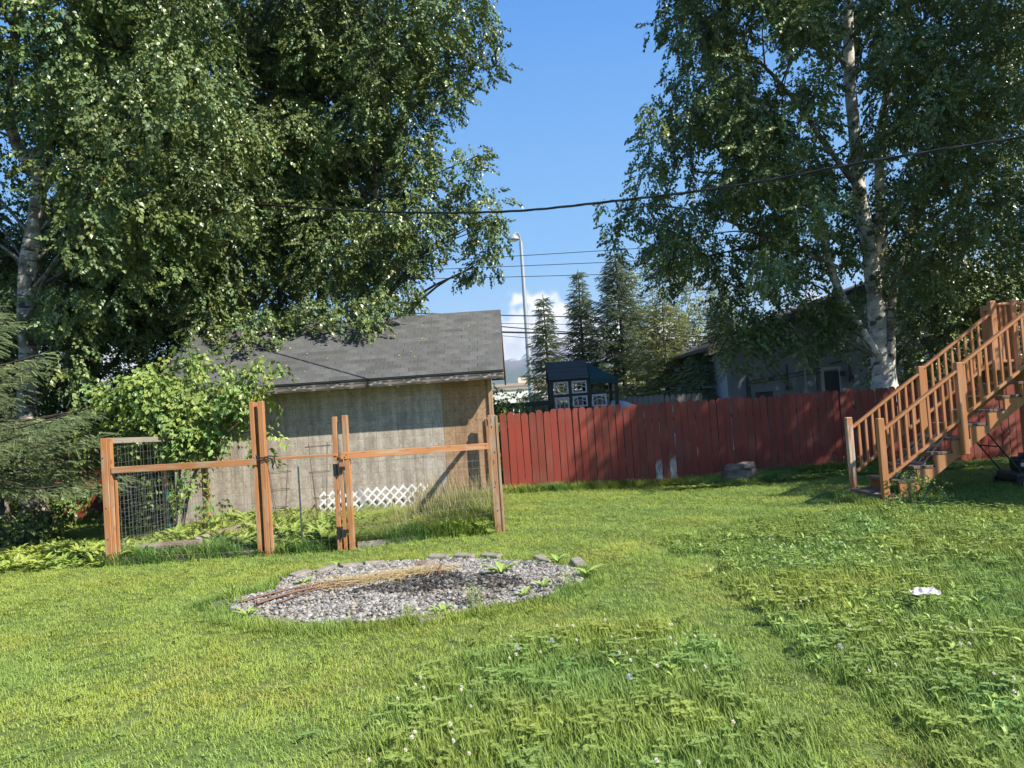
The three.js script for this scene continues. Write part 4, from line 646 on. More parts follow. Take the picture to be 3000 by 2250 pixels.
// spruces
function spruceTwig(seed, n, L, nl, nw) {                 // a bottlebrush of needles
  const r = rngOf(seed), pos = [];
  for (let i = 0; i < n; i++) {
    const t = i / n, a = i * 2.4 + r(), b = V(L * t, -0.03 * t * t, 0), dir = V(0.75, Math.cos(a), Math.sin(a)).normalize(), w = V(0, -Math.sin(a), Math.cos(a)).multiplyScalar(nw), tip = b.clone().addScaledVector(dir, nl * (1 - 0.4 * t) * (0.8 + 0.4 * r()));
    pos.push(b.x - w.x, b.y - w.y, b.z - w.z, b.x + w.x, b.y + w.y, b.z + w.z, tip.x, tip.y, tip.z);
  }
  pos.push(0, 0.004, 0, 0, -0.004, 0, L, -0.03, 0); return faces(pos);
}
const needle = leafMat(0.24, 0.30, 0.15, 0.1, 0.55), needleDark = leafMat(0.155, 0.19, 0.10, 0.1, 0.6), needleWarm = leafMat(0.27, 0.29, 0.11, 0.15, 0.6);
const twigNear = spruceTwig(1, 150, 0.2, 0.024, 0.003), twigFar = spruceTwig(2, 60, 0.26, 0.05, 0.008);
function spruce(name, label, x, z, h, rad, y0, mat, twig, step, seed, gap = 0.1, ts = 1, shape = 0.85) {
  const t = thing(name, label, 'spruce', [x, 0, z]), r = rngOf(seed), list = [], bl = [];
  part('trunk', taper([[x, -0.2, z], [x + R(-0.05, 0.05, r), h * 0.5, z], [x, h, z]], Math.max(0.05, h * 0.018), 0.012, 8, 14), M.spruceBark, t);
  for (let y = y0; y < h - 0.15; y += step * R(0.7, 1.3, r)) {
    const f = (h - y) / (h - y0), L0 = rad * (f ** shape) * R(0.62, 1.12, r) + 0.1, n = Math.max(4, Math.round(5 + 3 * f));
    for (let k = 0; k < n; k++) {
      const az = (k / n) * 6.283 + R(-0.5, 0.5, r), L = L0 * R(0.7, 1.15, r), dr = R(0.05, 0.35, r) * f - 0.15 * (1 - f), cx = Math.cos(az), cz = Math.sin(az), at = (s) => V(x + cx * s * L, y - dr * L * s + 0.16 * L * s * s * s, z + cz * s * L);
      if (L > 0.3) bl.push(taper([at(0), at(0.5), at(1)].map((p) => [p.x, p.y, p.z]), 0.012 * (0.6 + L * 0.4), 0.004, 4, 4));
      for (let s = 0.12; s <= 1; s += gap / Math.max(L, 0.15)) for (const sd of [-1, 1, 0]) {
        if (sd === 0 && r() < 0.45) continue; const p = at(s), spread = (1 - s) * 0.45 * Math.min(1, L) + 0.03, u = r();
        p.x += -cz * sd * spread * u; p.z += cx * sd * spread * u; p.y -= R(0, 0.09, r) * (1 + u);
        const k2 = ts * R(0.75, 1.2, r); list.push({ p: p.sub(t.position), q: turn(0, -az - sd * R(0.5, 1.2, r), R(-0.5, 0.2, r)), s: V(k2, k2, k2), k: R(0.75, 1.3, r) });
      }
    }
  }
  part('branches', mergeGeometries(bl), M.spruceBark, t).userData.kind = 'stuff'; copies('crown', twig, mat, list, t, (c, e) => c.setRGB(e.k, e.k, e.k)); return list.length;
}
spruce('spruce_tree', 'near spruce with blue green boughs reaching in from the left edge', -8.15, -10.7, 3.7, 2.45, 1.15, needle, twigNear, 0.22, 101, 0.045, 1.15, 0.6);
spruce('spruce_tree', 'small pointed spruce just right of the lamp post', 1.5, -30, 6.2, 1.4, 0.4, needleDark, twigFar, 0.22, 102, 0.09, 1.05);
spruce('spruce_tree', 'slim spruce between the small pointed one and the tallest', 3.2, -32, 7.5, 1.5, 0.5, needleDark, twigFar, 0.22, 103, 0.09, 1.05);
spruce('spruce_tree', 'tallest dark spruce beyond the play structure', 4.55, -30, 7.9, 2.8, 0.5, needleDark, twigFar, 0.21, 104, 0.09, 1.1);
spruce('spruce_tree', 'warm green broad spruce in front of the tallest one', 5.5, -26, 5.2, 2.7, 0.8, needleWarm, twigFar, 0.2, 105, 0.1, 1, 0.7);
spruce('spruce_tree', 'low bushy spruce left of the neighbour house', 6.0, -23.4, 3.3, 1.5, 0.5, needle, twigFar, 0.19, 106, 0.1, 0.9, 0.7);
spruce('spruce_tree', 'dark spruce whose lower boughs show beside the house corner', 7.4, -25.5, 5.2, 1.5, 0.6, needleDark, twigFar, 0.2, 107, 0.1, 1);
{
  const t = thing('birch_tree', 'airy pale birch with thin stems beyond the spruces', 'tree', [6.9, 0, -33]), cl = clumpsIn([[5.0, 7.4], [5.8, 8.3], [7.0, 8.5], [8.3, 7.9], [9.6, 7.2], [11, 6.2], [11.2, 4.8], [10, 2.6], [8.22, 2.4], [6.14, 2.6], [5.24, 5.08]], -33, 1.2, 0.7, 0.5, 111), st = [];
  for (let i = 0; i < 6; i++) { const p = [[6.9 + i * 0.1, -0.1, -33], [6.2 + i * 0.45, 3, -33], [5.6 + i * 0.95, 7, -33]]; st.push(...along(p)); part('trunk', taper(p, 0.07, 0.02, 7, 12), M.birch, t); }
  foliage(t, cl, leafMat(0.27, 0.31, 0.17, 0.3, 0.5), 13, 112, sprayBig, [0.8, 1.2], 1.1); limbs(t, st, cl, 26, 0.025, M.birchOld, 113);
}
// ---------------------------------------------------------------- lawn, weeds, fire pit
const PIT = [[-2.91, -7.07], [-2.51, -6.52], [-2.1, -6.26], [-1.68, -6.11], [-1.29, -6.07], [-0.73, -6.16], [-0.31, -6.3], [0.17, -6.52], [0.54, -6.97], [0.5, -7.51], [0.09, -7.97], [-0.69, -8.36], [-1.49, -8.47], [-2.25, -8.35], [-2.59, -7.94], [-2.5, -7.4], [-2.76, -7.25]];
const MIDTALL = [[-0.88, -3.99], [-0.79, -4.55], [-0.46, -5.06], [-0.15, -5.33], [0.36, -5.49], [0.9, -5.59], [1.24, -5.19], [1.21, -4.34], [1.25, -3.62], [1.21, -2.9], [-0.84, -2.9]];
const SIDETALL = [[1.75, -2.6], [1.77, -3.86], [1.74, -4.89], [1.72, -5.77], [1.76, -6.66], [1.81, -7.88], [1.79, -8.69], [2.84, -9.62], [4.13, -9.84], [5.29, -9.9], [8, -9.9], [8, -2.6]];
const wob = (x, z) => [x + lerp(0.3, 0.9, smooth(-5, -8, z)) * (fbm(x * 2.5, z * 2.5, 601, 3) - 0.5), z + 0.4 * (fbm(x * 2.5 + 9, z * 2.5, 605, 3) - 0.5)];
const tallAt = (x, z) => { const [a, b] = wob(x, z); return inPoly(MIDTALL, a, b) || inPoly(SIDETALL, a, b); };
const inBed = (x, z) => x > -5.6 && x < -0.25 && z < -9.75 - 0.11 * Math.max(0, x + 2.8) * 1.8 && z > -13.3;
const inPit = (x, z) => inPoly(PIT, x, z);
const inShed = (x, z) => x > -6.2 && x < -0.4 && z < -13.25 && z > -16.4;
function blades(seed, n, spread, h, w, lean, seg = 2) {
  const r = rngOf(seed), pos = [];
  for (let i = 0; i < n; i++) {
    const a = R(0, 6.283, r), d = spread * Math.sqrt(r()), bx = d * Math.cos(a), bz = d * Math.sin(a), az = R(0, 6.283, r), hh = h * R(0.55, 1.1, r), ln = lean * R(0.3, 1.2, r) * hh, cw = Math.cos(az + 1.57) * w * 0.5, sw = Math.sin(az + 1.57) * w * 0.5;
    const P = (t) => [bx + Math.cos(az) * ln * t * t, hh * (t - 0.25 * lean * t * t * t), bz + Math.sin(az) * ln * t * t]; let [x0, y0, z0] = P(0), w0 = 1;
    for (let k = 1; k <= seg; k++) { const [x1, y1, z1] = P(k / seg), w1 = k === seg ? 0 : 0.8; pos.push(x0 - cw * w0, y0, z0 - sw * w0, x0 + cw * w0, y0, z0 + sw * w0, x1 + cw * w1, y1, z1 + sw * w1); if (w1) pos.push(x0 - cw * w0, y0, z0 - sw * w0, x1 + cw * w1, y1, z1 + sw * w1, x1 - cw * w1, y1, z1 - sw * w1); x0 = x1; y0 = y1; z0 = z1; w0 = w1; }
  }
  return faces(pos);
}
function rosette(seed, n, L, W, rise) {                   // a plant of broad leaves
  const r = rngOf(seed), pos = [];
  for (let i = 0; i < n; i++) {
    const az = (i / n) * 6.283 + R(-0.5, 0.5, r), l = L * R(0.6, 1.1, r), up = rise * R(0.6, 1.3, r), c = Math.cos(az), s = Math.sin(az), wv = [0.25, 0.7, 1, 0.75, 0], q = [];
    for (let k = 0; k <= 4; k++) { const t = k / 4, d = l * t * Math.cos(up * (1 - t * 0.5)), y = l * t * Math.sin(up * (1 - t * 0.55)), w = W * 0.5 * wv[k] * R(0.75, 1.2, r); q.push([[c * d - s * w, y + w * 0.3, s * d + c * w], [c * d, y, s * d], [c * d + s * w, y + w * 0.3, s * d - c * w]]); }
    for (let k = 0; k < 4; k++) for (const j of [0, 1]) { const A = q[k][j], B = q[k][j + 1], C = q[k + 1][j], D = q[k + 1][j + 1]; pos.push(...A, ...B, ...C, ...B, ...D, ...C); }
  }
  return faces(pos);
}
const gMow = leafMat(0.315, 0.40, 0.08, 0.25, 0.5), gTall = leafMat(0.25, 0.345, 0.075, 0.25, 0.5), gDry = leafMat(0.42, 0.42, 0.15, 0.25, 0.6), gWeed = leafMat(0.33, 0.44, 0.11, 0.25, 0.42), gClover = leafMat(0.26, 0.35, 0.085, 0.3, 0.5);
const vis = (x, z) => z < -2.9 && Math.abs(x) < -z * 0.76 + 0.6;
const put = (x, z, s, q, y = 0) => ({ p: V(x, land(x, z) + y, z), q: q ?? turn(0, R(0, 6.283), 0), s: Array.isArray(s) ? V(...s) : V(s, s, s), x, z });
const bedTall = (x, z) => x > -2.3 && x < -0.25 && z < -9.8 - 0.3 * (x + 2.2);
{
  const mow = [[], []], dry = [], tall = [[], []], weeds = [], clover = [], long = [], r = rngOf(600);
  for (let z = -3; z > -15.2; z -= 0.082 + 0.0035 * -z) for (let x = z * 0.76 - 0.6; x < -z * 0.76 + 0.6; x += 0.082 + 0.0035 * -z) {
    const a = x + R(-0.06, 0.06, r), b = z + R(-0.06, 0.06, r); if (inPit(a, b) || inBed(a, b) || inShed(a, b) || b < -15) continue;
    const n = fbm(a * 1.3 + 20, b * 1.3 + 20, 610, 4), far = smooth(-9, -14, b);
    if (tallAt(a, b)) {
      const right = a > 1.6, s = R(0.75, 1.25, r) * (0.7 + 0.6 * n) * (right ? 0.78 : 0.9); tall[r() < 0.5 ? 0 : 1].push(put(a, b, [1, s, 1]));
      const wn = fbm(a * 1.1 + 60, b * 1.1, 620, 3);
      for (let k = 0; k < 2; k++) if (r() < (right ? 0.05 + smooth(0.36, 0.6, wn) * 0.42 : smooth(0.44, 0.6, wn) * 0.16)) weeds.push(put(a + R(-0.05, 0.05, r), b + R(-0.05, 0.05, r), R(0.35, 0.8, r), turn(R(-0.35, 0.35, r), R(0, 6.28, r), R(-0.35, 0.35, r)), 0.025));
      if (r() < 0.35) clover.push(put(a, b, R(0.8, 1.3, r), null, 0.05));
    } else {
      const pr = Math.hypot(a + 1.15, (b + 7.2) * 1.15), tr = Math.floor((pr + 0.12 * fbm(a * 2, b * 2, 660, 2)) / 0.52) % 2 ? 1 : -1, th = Math.atan2(b + 7.2, a + 1.15), lay = 0.2 * tr;   // the mower laid the blades one way, then back, round the pit
      mow[r() < 0.5 ? 0 : 1].push(put(a, b, [1.15, R(0.75, 1.2, r), 1.15], turn(lay * Math.cos(th), 0, lay * Math.sin(th), 'XYZ').multiply(turn(0, R(0, 6.28, r), 0))));
      if (r() < 0.08 + 0.2 * smooth(0.58, 0.75, n)) dry.push(put(a, b, [1.1, R(0.5, 0.85, r), 1.1]));
      if (r() < 0.03 + far * 0.05) clover.push(put(a, b, R(0.7, 1, r), null, 0.01));
      if (r() < 0.012) weeds.push(put(a, b, R(0.25, 0.45, r)));
    }
  }
  for (let i = 0; i < 900; i++) { const x = R(-0.25, 8, r), z = -15 + R(0.02, 0.4, r) * R(0.3, 1, r); long.push(put(x, z, [1, R(0.4, 0.95, r), 1])); }        // at the foot of the fence
  for (let i = 0; i < PIT.length; i++) { const [x0, z0] = PIT[i], [x1, z1] = PIT[(i + 1) % PIT.length]; for (let k = 0; k < 26; k++) { const t = r(), cx = lerp(x0, x1, t), cz = lerp(z0, z1, t), o = R(0.03, 0.22, r), dx = cx + 1.15, dz = cz + 7.2, L = Math.hypot(dx, dz); tall[0].push(put(cx + (dx / L) * o, cz + (dz / L) * o, [0.9, R(0.3, 0.85, r), 0.9])); } }
  for (let i = 0; i < 1000; i++) { const x = R(-5.4, -0.4, r), z = -9.68 - 0.2 * Math.max(0, x + 2.8) + R(-0.32, 0.1, r); long.push(put(x, z, [1, R(0.35, 1.0, r) * (0.6 + 0.9 * fbm(x * 2, 4, 655, 3)), 1])); }
  for (let i = 0; i < 500; i++) { const x = R(4.7, 8, r), z = R(-11.5, -9.9, r); tall[1].push(put(x, z, [1, R(0.7, 1.3, r), 1])); }
  for (let i = 0; i < 260; i++) { const a = R(0, 6.28, r), d = R(0.3, 0.75, r); long.push(put(4.32 + d * 1.3 * Math.cos(a), -14.3 + d * 0.8 * Math.sin(a), [1, R(0.4, 0.9, r), 1])); }
  const tone = (dr) => (c, e) => { const n = fbm(e.x * 1.3 + 20, e.z * 1.3 + 20, 610, 4), m = fbm(e.x * 5, e.z * 5, 640, 2), k = 0.78 + 0.44 * m, y = (n - 0.5) * dr; c.setRGB(k * (1 + y * 1.3), k * (1 + y * 0.4), k * (1 - y * 0.4)); };
  mow.forEach((l, i) => mark(copies('mown_grass', blades(700 + i, 84, 0.1, 0.036, 0.0038, 0.9), gMow, l, scene, tone(0.45)), i ? 'short mown lawn grass around the gravel fire pit' : 'short mown lawn grass across the yard', 'grass'));
  mark(copies('dry_grass', blades(705, 30, 0.1, 0.05, 0.004, 1.5), gDry, dry, scene, tone(0.6)), 'dry yellowish clippings and thin patches in the mown lawn', 'grass');
  tall.forEach((l, i) => mark(copies('tall_grass', blades(710 + i, 44, 0.09, 0.15, 0.005, i ? 0.8 : 0.5), gTall, l, scene, tone(0.5)), i ? 'unmown taller grass at the right side of the lawn' : 'unmown taller grass in the patch at the bottom of the picture', 'grass'));
  mark(copies('long_grass', blades(720, 30, 0.07, 0.28, 0.006, 0.7, 3), gTall, long, scene, tone(0.9)), 'long uncut grass along the fence foot and the enclosure', 'grass');
  mark(copies('broadleaf_weeds', rosette(730, 5, 0.14, 0.03, 1.35), gWeed, weeds, scene, tone(0.25)), 'broad leaved dandelion weeds among the unmown grass', 'weeds');
  mark(copies('clover_leaves', (() => { const g = []; const q = rngOf(9); for (let i = 0; i < 9; i++) g.push(rosette(740 + i, 3, 0.02, 0.02, 0.15).translate(R(-0.06, 0.06, q), R(0.0, 0.05, q), R(-0.06, 0.06, q))); return mergeGeometries(g); })(), gClover, clover, scene, tone(0.8)), 'small clover leaves mixed through the lawn', 'clover');
  // clover blossoms
  const fl = [], fr = rngOf(750);
  for (let i = 0; i < 4000 && fl.length < 115; i++) { const x = R(-0.8, 4.5, fr), z = R(-8, -3.2, fr); if (!tallAt(x, z) || fbm(x * 1.6 + 5, z * 1.6, 760, 3) < (x > 1.7 ? 0.58 : 0.46)) continue; fl.push(put(x, z, R(0.75, 1.15, fr), null, R(0.11, 0.16, fr))); }
  const head = []; for (let i = 0; i < 26; i++) { const u = 1 - (2 * (i + 0.5)) / 26, a = i * 2.4, c = Math.sqrt(1 - u * u), d = V(c * Math.cos(a), u, c * Math.sin(a)), s = V(-Math.sin(a), 0, Math.cos(a)).multiplyScalar(0.0035); head.push(d.x * 0.003 - s.x, d.y * 0.003, d.z * 0.003 - s.z, d.x * 0.003 + s.x, d.y * 0.003, d.z * 0.003 + s.z, d.x * 0.012, d.y * 0.011 + 0.003, d.z * 0.012); }
  mark(copies('clover_blossoms', faces(head), leafMat(0.82, 0.75, 0.64, 0.08, 0.7), fl, scene), 'white clover blossoms dotted over the unmown grass', 'flowers');
  for (const [x, z, lab] of [[0.15, -4.85, 'dandelion seed head furthest from the camera in the middle patch'], [-0.08, -4.76, 'dandelion seed head just left of the furthest one'], [1.82, -4.38, 'dandelion seed head on the right edge of the mown strip'], [0.54, -4.13, 'dandelion seed head in the middle of the unmown patch']]) {
    const t = thing('dandelion', lab, 'dandelion', [x, land(x, z), z]), p = [];
    for (let i = 0; i < 70; i++) { const u = 1 - (2 * (i + 0.5)) / 70, a = i * 2.4, c = Math.sqrt(1 - u * u), d = V(c * Math.cos(a), u, c * Math.sin(a)), s = V(-Math.sin(a), 0.3, Math.cos(a)).multiplyScalar(0.0022), k = 0.018; p.push(0, 0, 0, d.x * k - s.x, d.y * k - s.y, d.z * k - s.z, d.x * k + s.x, d.y * k + s.y, d.z * k + s.z); }
    obj('seed_ball', faces(p).translate(0, 0.17, 0), leafMat(0.62, 0.62, 0.60, 0.5, 0.8), t); obj('stalk', rod([0, 0, 0], [0, 0.16, 0], 0.002, 5), gTall, t);
  }
}
// the bed inside the enclosure
{
  const r = rngOf(800), tg = [[], []], seedy = [], bw = [], yf = [];
  for (let i = 0; i < 3800; i++) { const x = R(-2.3, -0.42, r), z = R(-13.2, -9.75, r); if (!bedTall(x, z)) continue; const k = (0.32 + 0.4 * fbm(x * 2 + 4, z * 2, 810, 3)) * lerp(0.7, 1.25, smooth(-2.2, -0.7, x)) * (z < -12.3 ? lerp(0.55, 1, smooth(-1.9, -0.9, x)) : 1); tg[r() < 0.5 ? 0 : 1].push(put(x, z, [1, k * R(0.7, 1.2, r) * (z < -12 ? 0.8 : 1), 1])); if (r() < 0.1 && x > -1.7) seedy.push(put(x, z, [1, R(0.45, 0.9, r), 1])); }
  for (let i = 0; i < 1700; i++) { const x = R(-5.5, -2.1, r), z = R(-13.2, -9.75, r); if (r() < 0.35) { tg[r() < 0.5 ? 0 : 1].push(put(x, z, [1, R(0.2, 0.45, r), 1])); } else if (!(z < -12.2 && x > -3.8)) { const s = R(0.6, 1.5, r); bw.push(put(x, z, [s, s * R(0.8, 1.9, r), s], turn(R(-0.25, 0.25, r), R(0, 6.28, r), R(-0.25, 0.25, r)))); } }
  for (let i = 0; i < 420; i++) { const x = R(-7.9, -5.4, r), z = R(-11.2, -9.55, r); if (x < -5.4 - (-9.4 - z) * 1.6 - 1.2) continue; const s = R(0.5, 1.2, r); bw.push(put(x, z, [s, s * R(0.8, 1.7, r), s], turn(R(-0.3, 0.3, r), R(0, 6.28, r), R(-0.3, 0.3, r)))); }
  for (let i = 0; i < 260; i++) { const x = R(-1.6, -0.45, r), z = R(-10.4, -10, r); const s = R(0.3, 0.8, r); bw.push(put(x, z, [s, s * R(0.8, 2, r), s], turn(R(-0.4, 0.4, r), R(0, 6.28, r), R(-0.4, 0.4, r)), R(0, 0.14, r))); }
  for (let i = 0; i < 330; i++) { const x = R(3, 8.5, r), z = R(-14.9, -13.6, r); bw.push(put(x, z, R(0.5, 1.05, r))); }
  for (let i = 0; i < 46; i++) { const x = R(-5.2, -2.6, r), z = R(-12.9, -11, r); yf.push(put(x, z, R(0.8, 1.3, r), null, R(0.35, 0.75, r))); }
  const tone = (c, e) => { const m = fbm(e.x * 4, e.z * 4, 820, 3), k = 0.75 + 0.5 * m; c.setRGB(k * (0.85 + 0.4 * m), k, k * 0.9); };
  tg.forEach((l, i) => mark(copies('bed_grass', blades(830 + i, 24, 0.09, 0.62, 0.0065, i ? 0.75 : 0.4, 3), leafMat(0.31, 0.37, 0.11, 0.3, 0.5), l, scene, tone), i ? 'tall arching grass overgrowing the right garden bed' : 'tall upright grass standing in the garden beds', 'grass'));
  mark(copies('seed_stalks', blades(840, 5, 0.06, 0.95, 0.007, 0.35, 3), leafMat(0.36, 0.30, 0.15, 0.2, 0.7), seedy, scene), 'straw coloured seed stalks rising over the right garden bed', 'grass');
  mark(copies('bed_weeds', rosette(850, 8, 0.21, 0.05, 1.3), leafMat(0.29, 0.385, 0.095, 0.3, 0.45), bw, scene, tone), 'bright broad leaved weeds in the left bed and along the yard edge', 'weeds');
  mark(copies('yellow_flowers', rosette(860, 9, 0.022, 0.016, 0.4), leafMat(0.62, 0.48, 0.03, 0.3, 0.6), yf, scene), 'small yellow flowers among the weeds before the shed', 'flowers');
}
bush('shrub', 'small yellow green bush at the foot of the stairs', 5.36, -10.0, 0.34, 0.33, 0.25, 871, sapLeaf, 16, [leafSpray(9, 18, 0.14, 0.034, 0.024, 0.04)], 0.12, 0.02);
// fire pit
{
  const sh = new THREE.Shape(PIT.map(([x, z]) => new THREE.Vector2(x, -z))), g = new THREE.ShapeGeometry(sh).rotateX(-Math.PI / 2).translate(0, 0.028, 0);
  const p = g.attributes.position, uv = g.attributes.uv; for (let i = 0; i < p.count; i++) uv.setXY(i, p.getX(i), p.getZ(i));
  struct('fire_pit_bed', g, std({ map: texture(256, 256, (u, v) => { const n = fbm(u * 16, v * 16, 900, 5, 16); return mix3([0.10, 0.09, 0.075], [0.30, 0.27, 0.22], n); }), roughness: 1 }), 'sandy bed of the gravel fire pit');
  const CHAR = [[-1.75, -7.05], [-1.28, -7.5], [-0.82, -7.75], [-0.05, -7.3], [0.05, -6.85], [-0.85, -6.98]];
  const stone = [1, 2].map((s) => { const q = new THREE.IcosahedronGeometry(1, 1), a = q.attributes.position; for (let i = 0; i < a.count; i++) { const x = a.getX(i), y = a.getY(i), z = a.getZ(i), k = 0.8 + 0.4 * vn(x * 1.3 + s * 9, y * 1.3 + z * 1.7 + 20, 910 + s); a.setXYZ(i, x * k, y * k * 0.62, z * k * 0.85); } q.computeVertexNormals(); return q; });
  const r = rngOf(920), L = [[], []], ch = [];
  for (let i = 0; i < 26000; i++) {
    const x = R(-2.95, 0.6, r), z = R(-8.5, -6, r); if (!inPit(x, z)) continue; const burnt = inPoly(CHAR, x + 0.25 * (fbm(x * 4, z * 4, 930, 3) - 0.5), z + 0.25 * (fbm(x * 4 + 7, z * 4, 931, 3) - 0.5));
    if (burnt && r() < 0.4) { ch.push({ p: V(x, 0.04 + R(0, 0.012, r), z), q: turn(R(0, 6, r), R(0, 6, r), R(0, 6, r)), s: V(1, R(0.4, 1, r), R(0.5, 1, r)).multiplyScalar(R(0.006, 0.02, r)) }); continue; }
    if (fbm(x * 2.2 + 3, z * 2.2, 940, 3) > 0.62 && r() < 0.75) continue;
    L[r() < 0.5 ? 0 : 1].push({ p: V(x, 0.032 + R(0, 0.014, r), z), q: turn(R(-0.5, 0.5, r), R(0, 6.3, r), R(-0.5, 0.5, r)), s: V(1, R(0.8, 1.2, r), R(0.8, 1.2, r)).multiplyScalar(R(0.007, 0.021, r) * (r() < 0.08 ? 1.5 : 1)), k: burnt ? R(0.15, 0.75, r) : R(0.3, 1.35, r), w: r() });
  }
  const sm = std({ color: rgb(0.29, 0.27, 0.245), roughness: 0.9 });
  L.forEach((l, i) => mark(copies('gravel', stone[i], sm, l, scene, (c, e) => c.setRGB(e.k * lerp(0.9, 1.08, e.w), e.k, e.k * lerp(1.08, 0.9, e.w))), i ? 'rounded grey stones filling the fire pit' : 'pale rounded stones filling the fire pit', 'gravel'));
  mark(copies('charcoal', stone[0], std({ color: rgb(0.03, 0.028, 0.027), roughness: 1 }), ch, scene), 'black charcoal and ash in the middle of the fire pit', 'charcoal');
  const straw = []; for (let i = 0; i < 900; i++) { const t = r(), x = lerp(-2.05, -0.85, t) + R(-0.22, 0.22, r), z = lerp(-7.35, -7.82, t) + R(-0.26, 0.26, r) * R(0.4, 1, r); straw.push({ p: V(x, 0.05 + R(0, 0.05, r), z), q: turn(R(-0.2, 0.2, r), R(-1.3, 1.3, r) + 0.4, R(-0.2, 0.2, r)), s: V(R(0.4, 1.2, r), 1, 1), k: R(0.7, 1.2, r) }); }
  mark(copies('straw', faces([-0.09, 0, -0.0025, -0.09, 0, 0.0025, 0.09, 0.004, 0.002, -0.09, 0, -0.0025, 0.09, 0.004, 0.002, 0.09, 0.004, -0.002]), leafMat(0.6, 0.45, 0.21, 0.15, 0.7), straw, scene, (c, e) => c.setRGB(e.k, e.k, e.k)), 'dry straw heaped across the back of the fire pit', 'straw');
  const bits = []; for (let i = 0; i < 420; i++) { const x = R(-2.7, 0.4, r), z = R(-8.2, -6.3, r); if (!inPit(x, z)) continue; bits.push({ p: V(x, 0.055, z), q: turn(0, R(0, 6.28, r), R(-0.15, 0.15, r)), s: V(R(0.5, 2, r), 1, R(1, 2.2, r)), k: R(0.4, 1.1, r) }); }
  mark(copies('pit_litter', faces([-0.04, 0, -0.003, -0.04, 0, 0.003, 0.04, 0.006, 0.002, -0.04, 0, -0.003, 0.04, 0.006, 0.002, 0.04, 0.006, -0.002]), leafMat(0.16, 0.11, 0.07, 0.1, 0.8), bits, scene, (c, e) => c.setRGB(e.k, e.k, e.k)), 'brown bark bits and dead leaves strewn over the gravel', 'litter');
  const stick = (pts, r0, lab) => mark(obj('stick', taper(pts, r0, r0 * 0.4, 6, 14, 0.3), M.logRed), lab, 'stick', 'sticks in the fire pit');
  stick([[-2.67, 0.06, -6.93], [-2.4, 0.07, -7.2], [-2.03, 0.09, -7.36], [-1.7, 0.1, -7.4]], 0.012, 'longest stick reaching from the left stones to the straw');
  stick([[-2.48, 0.06, -6.84], [-2.2, 0.08, -7.12], [-1.9, 0.09, -7.28], [-1.6, 0.09, -7.3]], 0.015, 'thick stick lying beside the longest one');
  stick([[-2.26, 0.06, -6.82], [-2.1, 0.08, -7.05], [-1.85, 0.09, -7.2]], 0.01, 'short stick nearest the camera in the fire pit');
  stick([[-0.88, 0.03, -7.6], [-0.87, 0.1, -7.6], [-0.84, 0.15, -7.62]], 0.022, 'short burnt stub standing up from the ashes');
  const bl = std({ map: texture(128, 128, (u, v) => { const n = fbm(u * 10, v * 10, 960, 5, 10); return mix3([0.16, 0.14, 0.115], [0.36, 0.32, 0.27], n); }), roughness: 0.95 });
  const where = ['at the back left of the fire pit', 'second from the left on the pit back edge', 'third from the left on the pit back edge', 'fourth from the left on the pit back edge', 'dark, fallen onto the stones at the pit back', 'fifth from the left on the pit back edge', 'sixth from the left on the pit back edge', 'seventh from the left on the pit back edge', 'at the back right of the fire pit', 'beside the weeds at the right of the fire pit', 'half buried at the front of the fire pit', 'at the far left tip of the fire pit'];
  [[-2.42, -8.05], [-2.2, -8.25], [-1.95, -8.36], [-1.7, -8.42], [-1.08, -8.2], [-0.97, -8.5], [-0.67, -8.46], [-0.36, -8.36], [0.21, -7.99], [0.56, -7.66], [-0.78, -6.06], [-2.9, -7.02]].forEach(([x, z], i) => {
    const a = Math.atan2(z + 7.2, x + 1.15), gb = metresUV(new RoundedBoxGeometry(0.24, 0.11, 0.12, 2, 0.018)), q = gb.attributes.position; for (let k = 0; k < q.count; k++) { const n = 1 + 0.12 * (vn(q.getX(k) * 20 + i * 7, q.getY(k) * 20 + q.getZ(k) * 17, 955) - 0.5); q.setXYZ(k, q.getX(k) * n, q.getY(k) * n, q.getZ(k) * n); }
    gb.computeVertexNormals(); const m = mark(obj('border_stone', gb, i === 4 ? M.log : bl), (i === 4 ? 'block ' : 'weathered edging block ') + where[i], 'edging stone', 'edging blocks round the fire pit'); m.position.set(x, land(x, z) + (i > 9 ? -0.012 : 0.022), z); m.rotation.set(R(-0.12, 0.12, r), -a + Math.PI / 2, R(-0.1, 0.1, r));
  });
  const wl = rosette(970, 9, 0.2, 0.045, 1.0), wg = blades(975, 40, 0.07, 0.26, 0.006, 0.9, 3);
  [[-0.23, -7.48, 1.25, 0, 'largest broad leaved weed growing in the gravel'], [-2.26, -7.61, 0.8, 0, 'small broad leaved weed at the left of the gravel'], [0.16, -6.8, 0.8, 0, 'broad leaved weed at the right of the gravel'], [0.4, -6.7, 0.9, 1, 'grass tuft at the right tip of the gravel'], [-0.45, -6.38, 0.9, 1, 'grass tuft at the front edge of the gravel'], [0.6, -7.12, 1.1, 0, 'broad leaved weed by the right edging block'], [-0.71, -6.2, 0.75, 0, 'low weed at the front of the gravel left of the tuft'], [-2.72, -6.95, 1.4, 1, 'tall grass tuft at the left tip of the gravel'], [-2.1, -8.4, 0.8, 0, 'weed between the back edging blocks'], [-2.44, -6.5, 0.8, 0, 'weed on the front left edge of the gravel'], [-0.98, -6.16, 0.6, 1, 'small grass tuft on the front edge of the gravel'], [-0.02, -6.54, 0.75, 0, 'weed at the front right of the gravel'], [0.35, -7.85, 0.9, 0, 'weed at the back right of the gravel']].forEach(([x, z, s, k, lab]) => {
    const m = mark(obj('weed_plant', k ? wg : wl, k ? gTall : gWeed), lab, 'weed', 'weeds in the fire pit gravel'); m.position.set(x, 0.03, z); m.scale.setScalar(s); m.rotation.y = R(0, 6, r);
  });
}
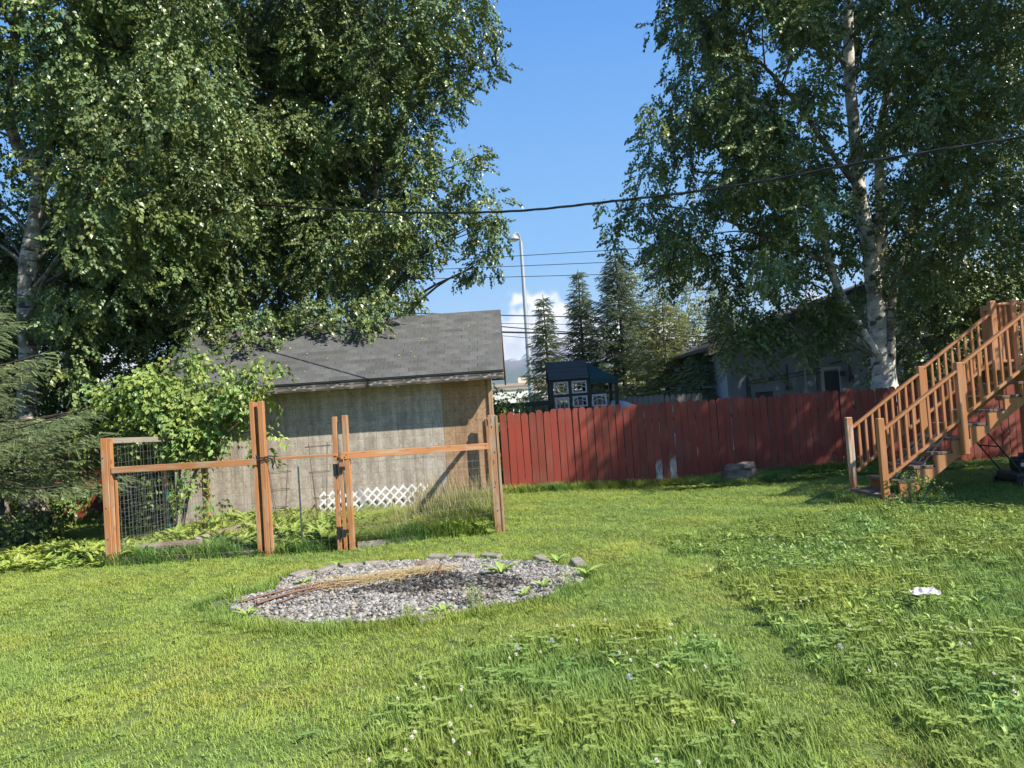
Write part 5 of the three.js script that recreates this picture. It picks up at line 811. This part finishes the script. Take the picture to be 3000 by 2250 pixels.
renderer.render(scene, camera);
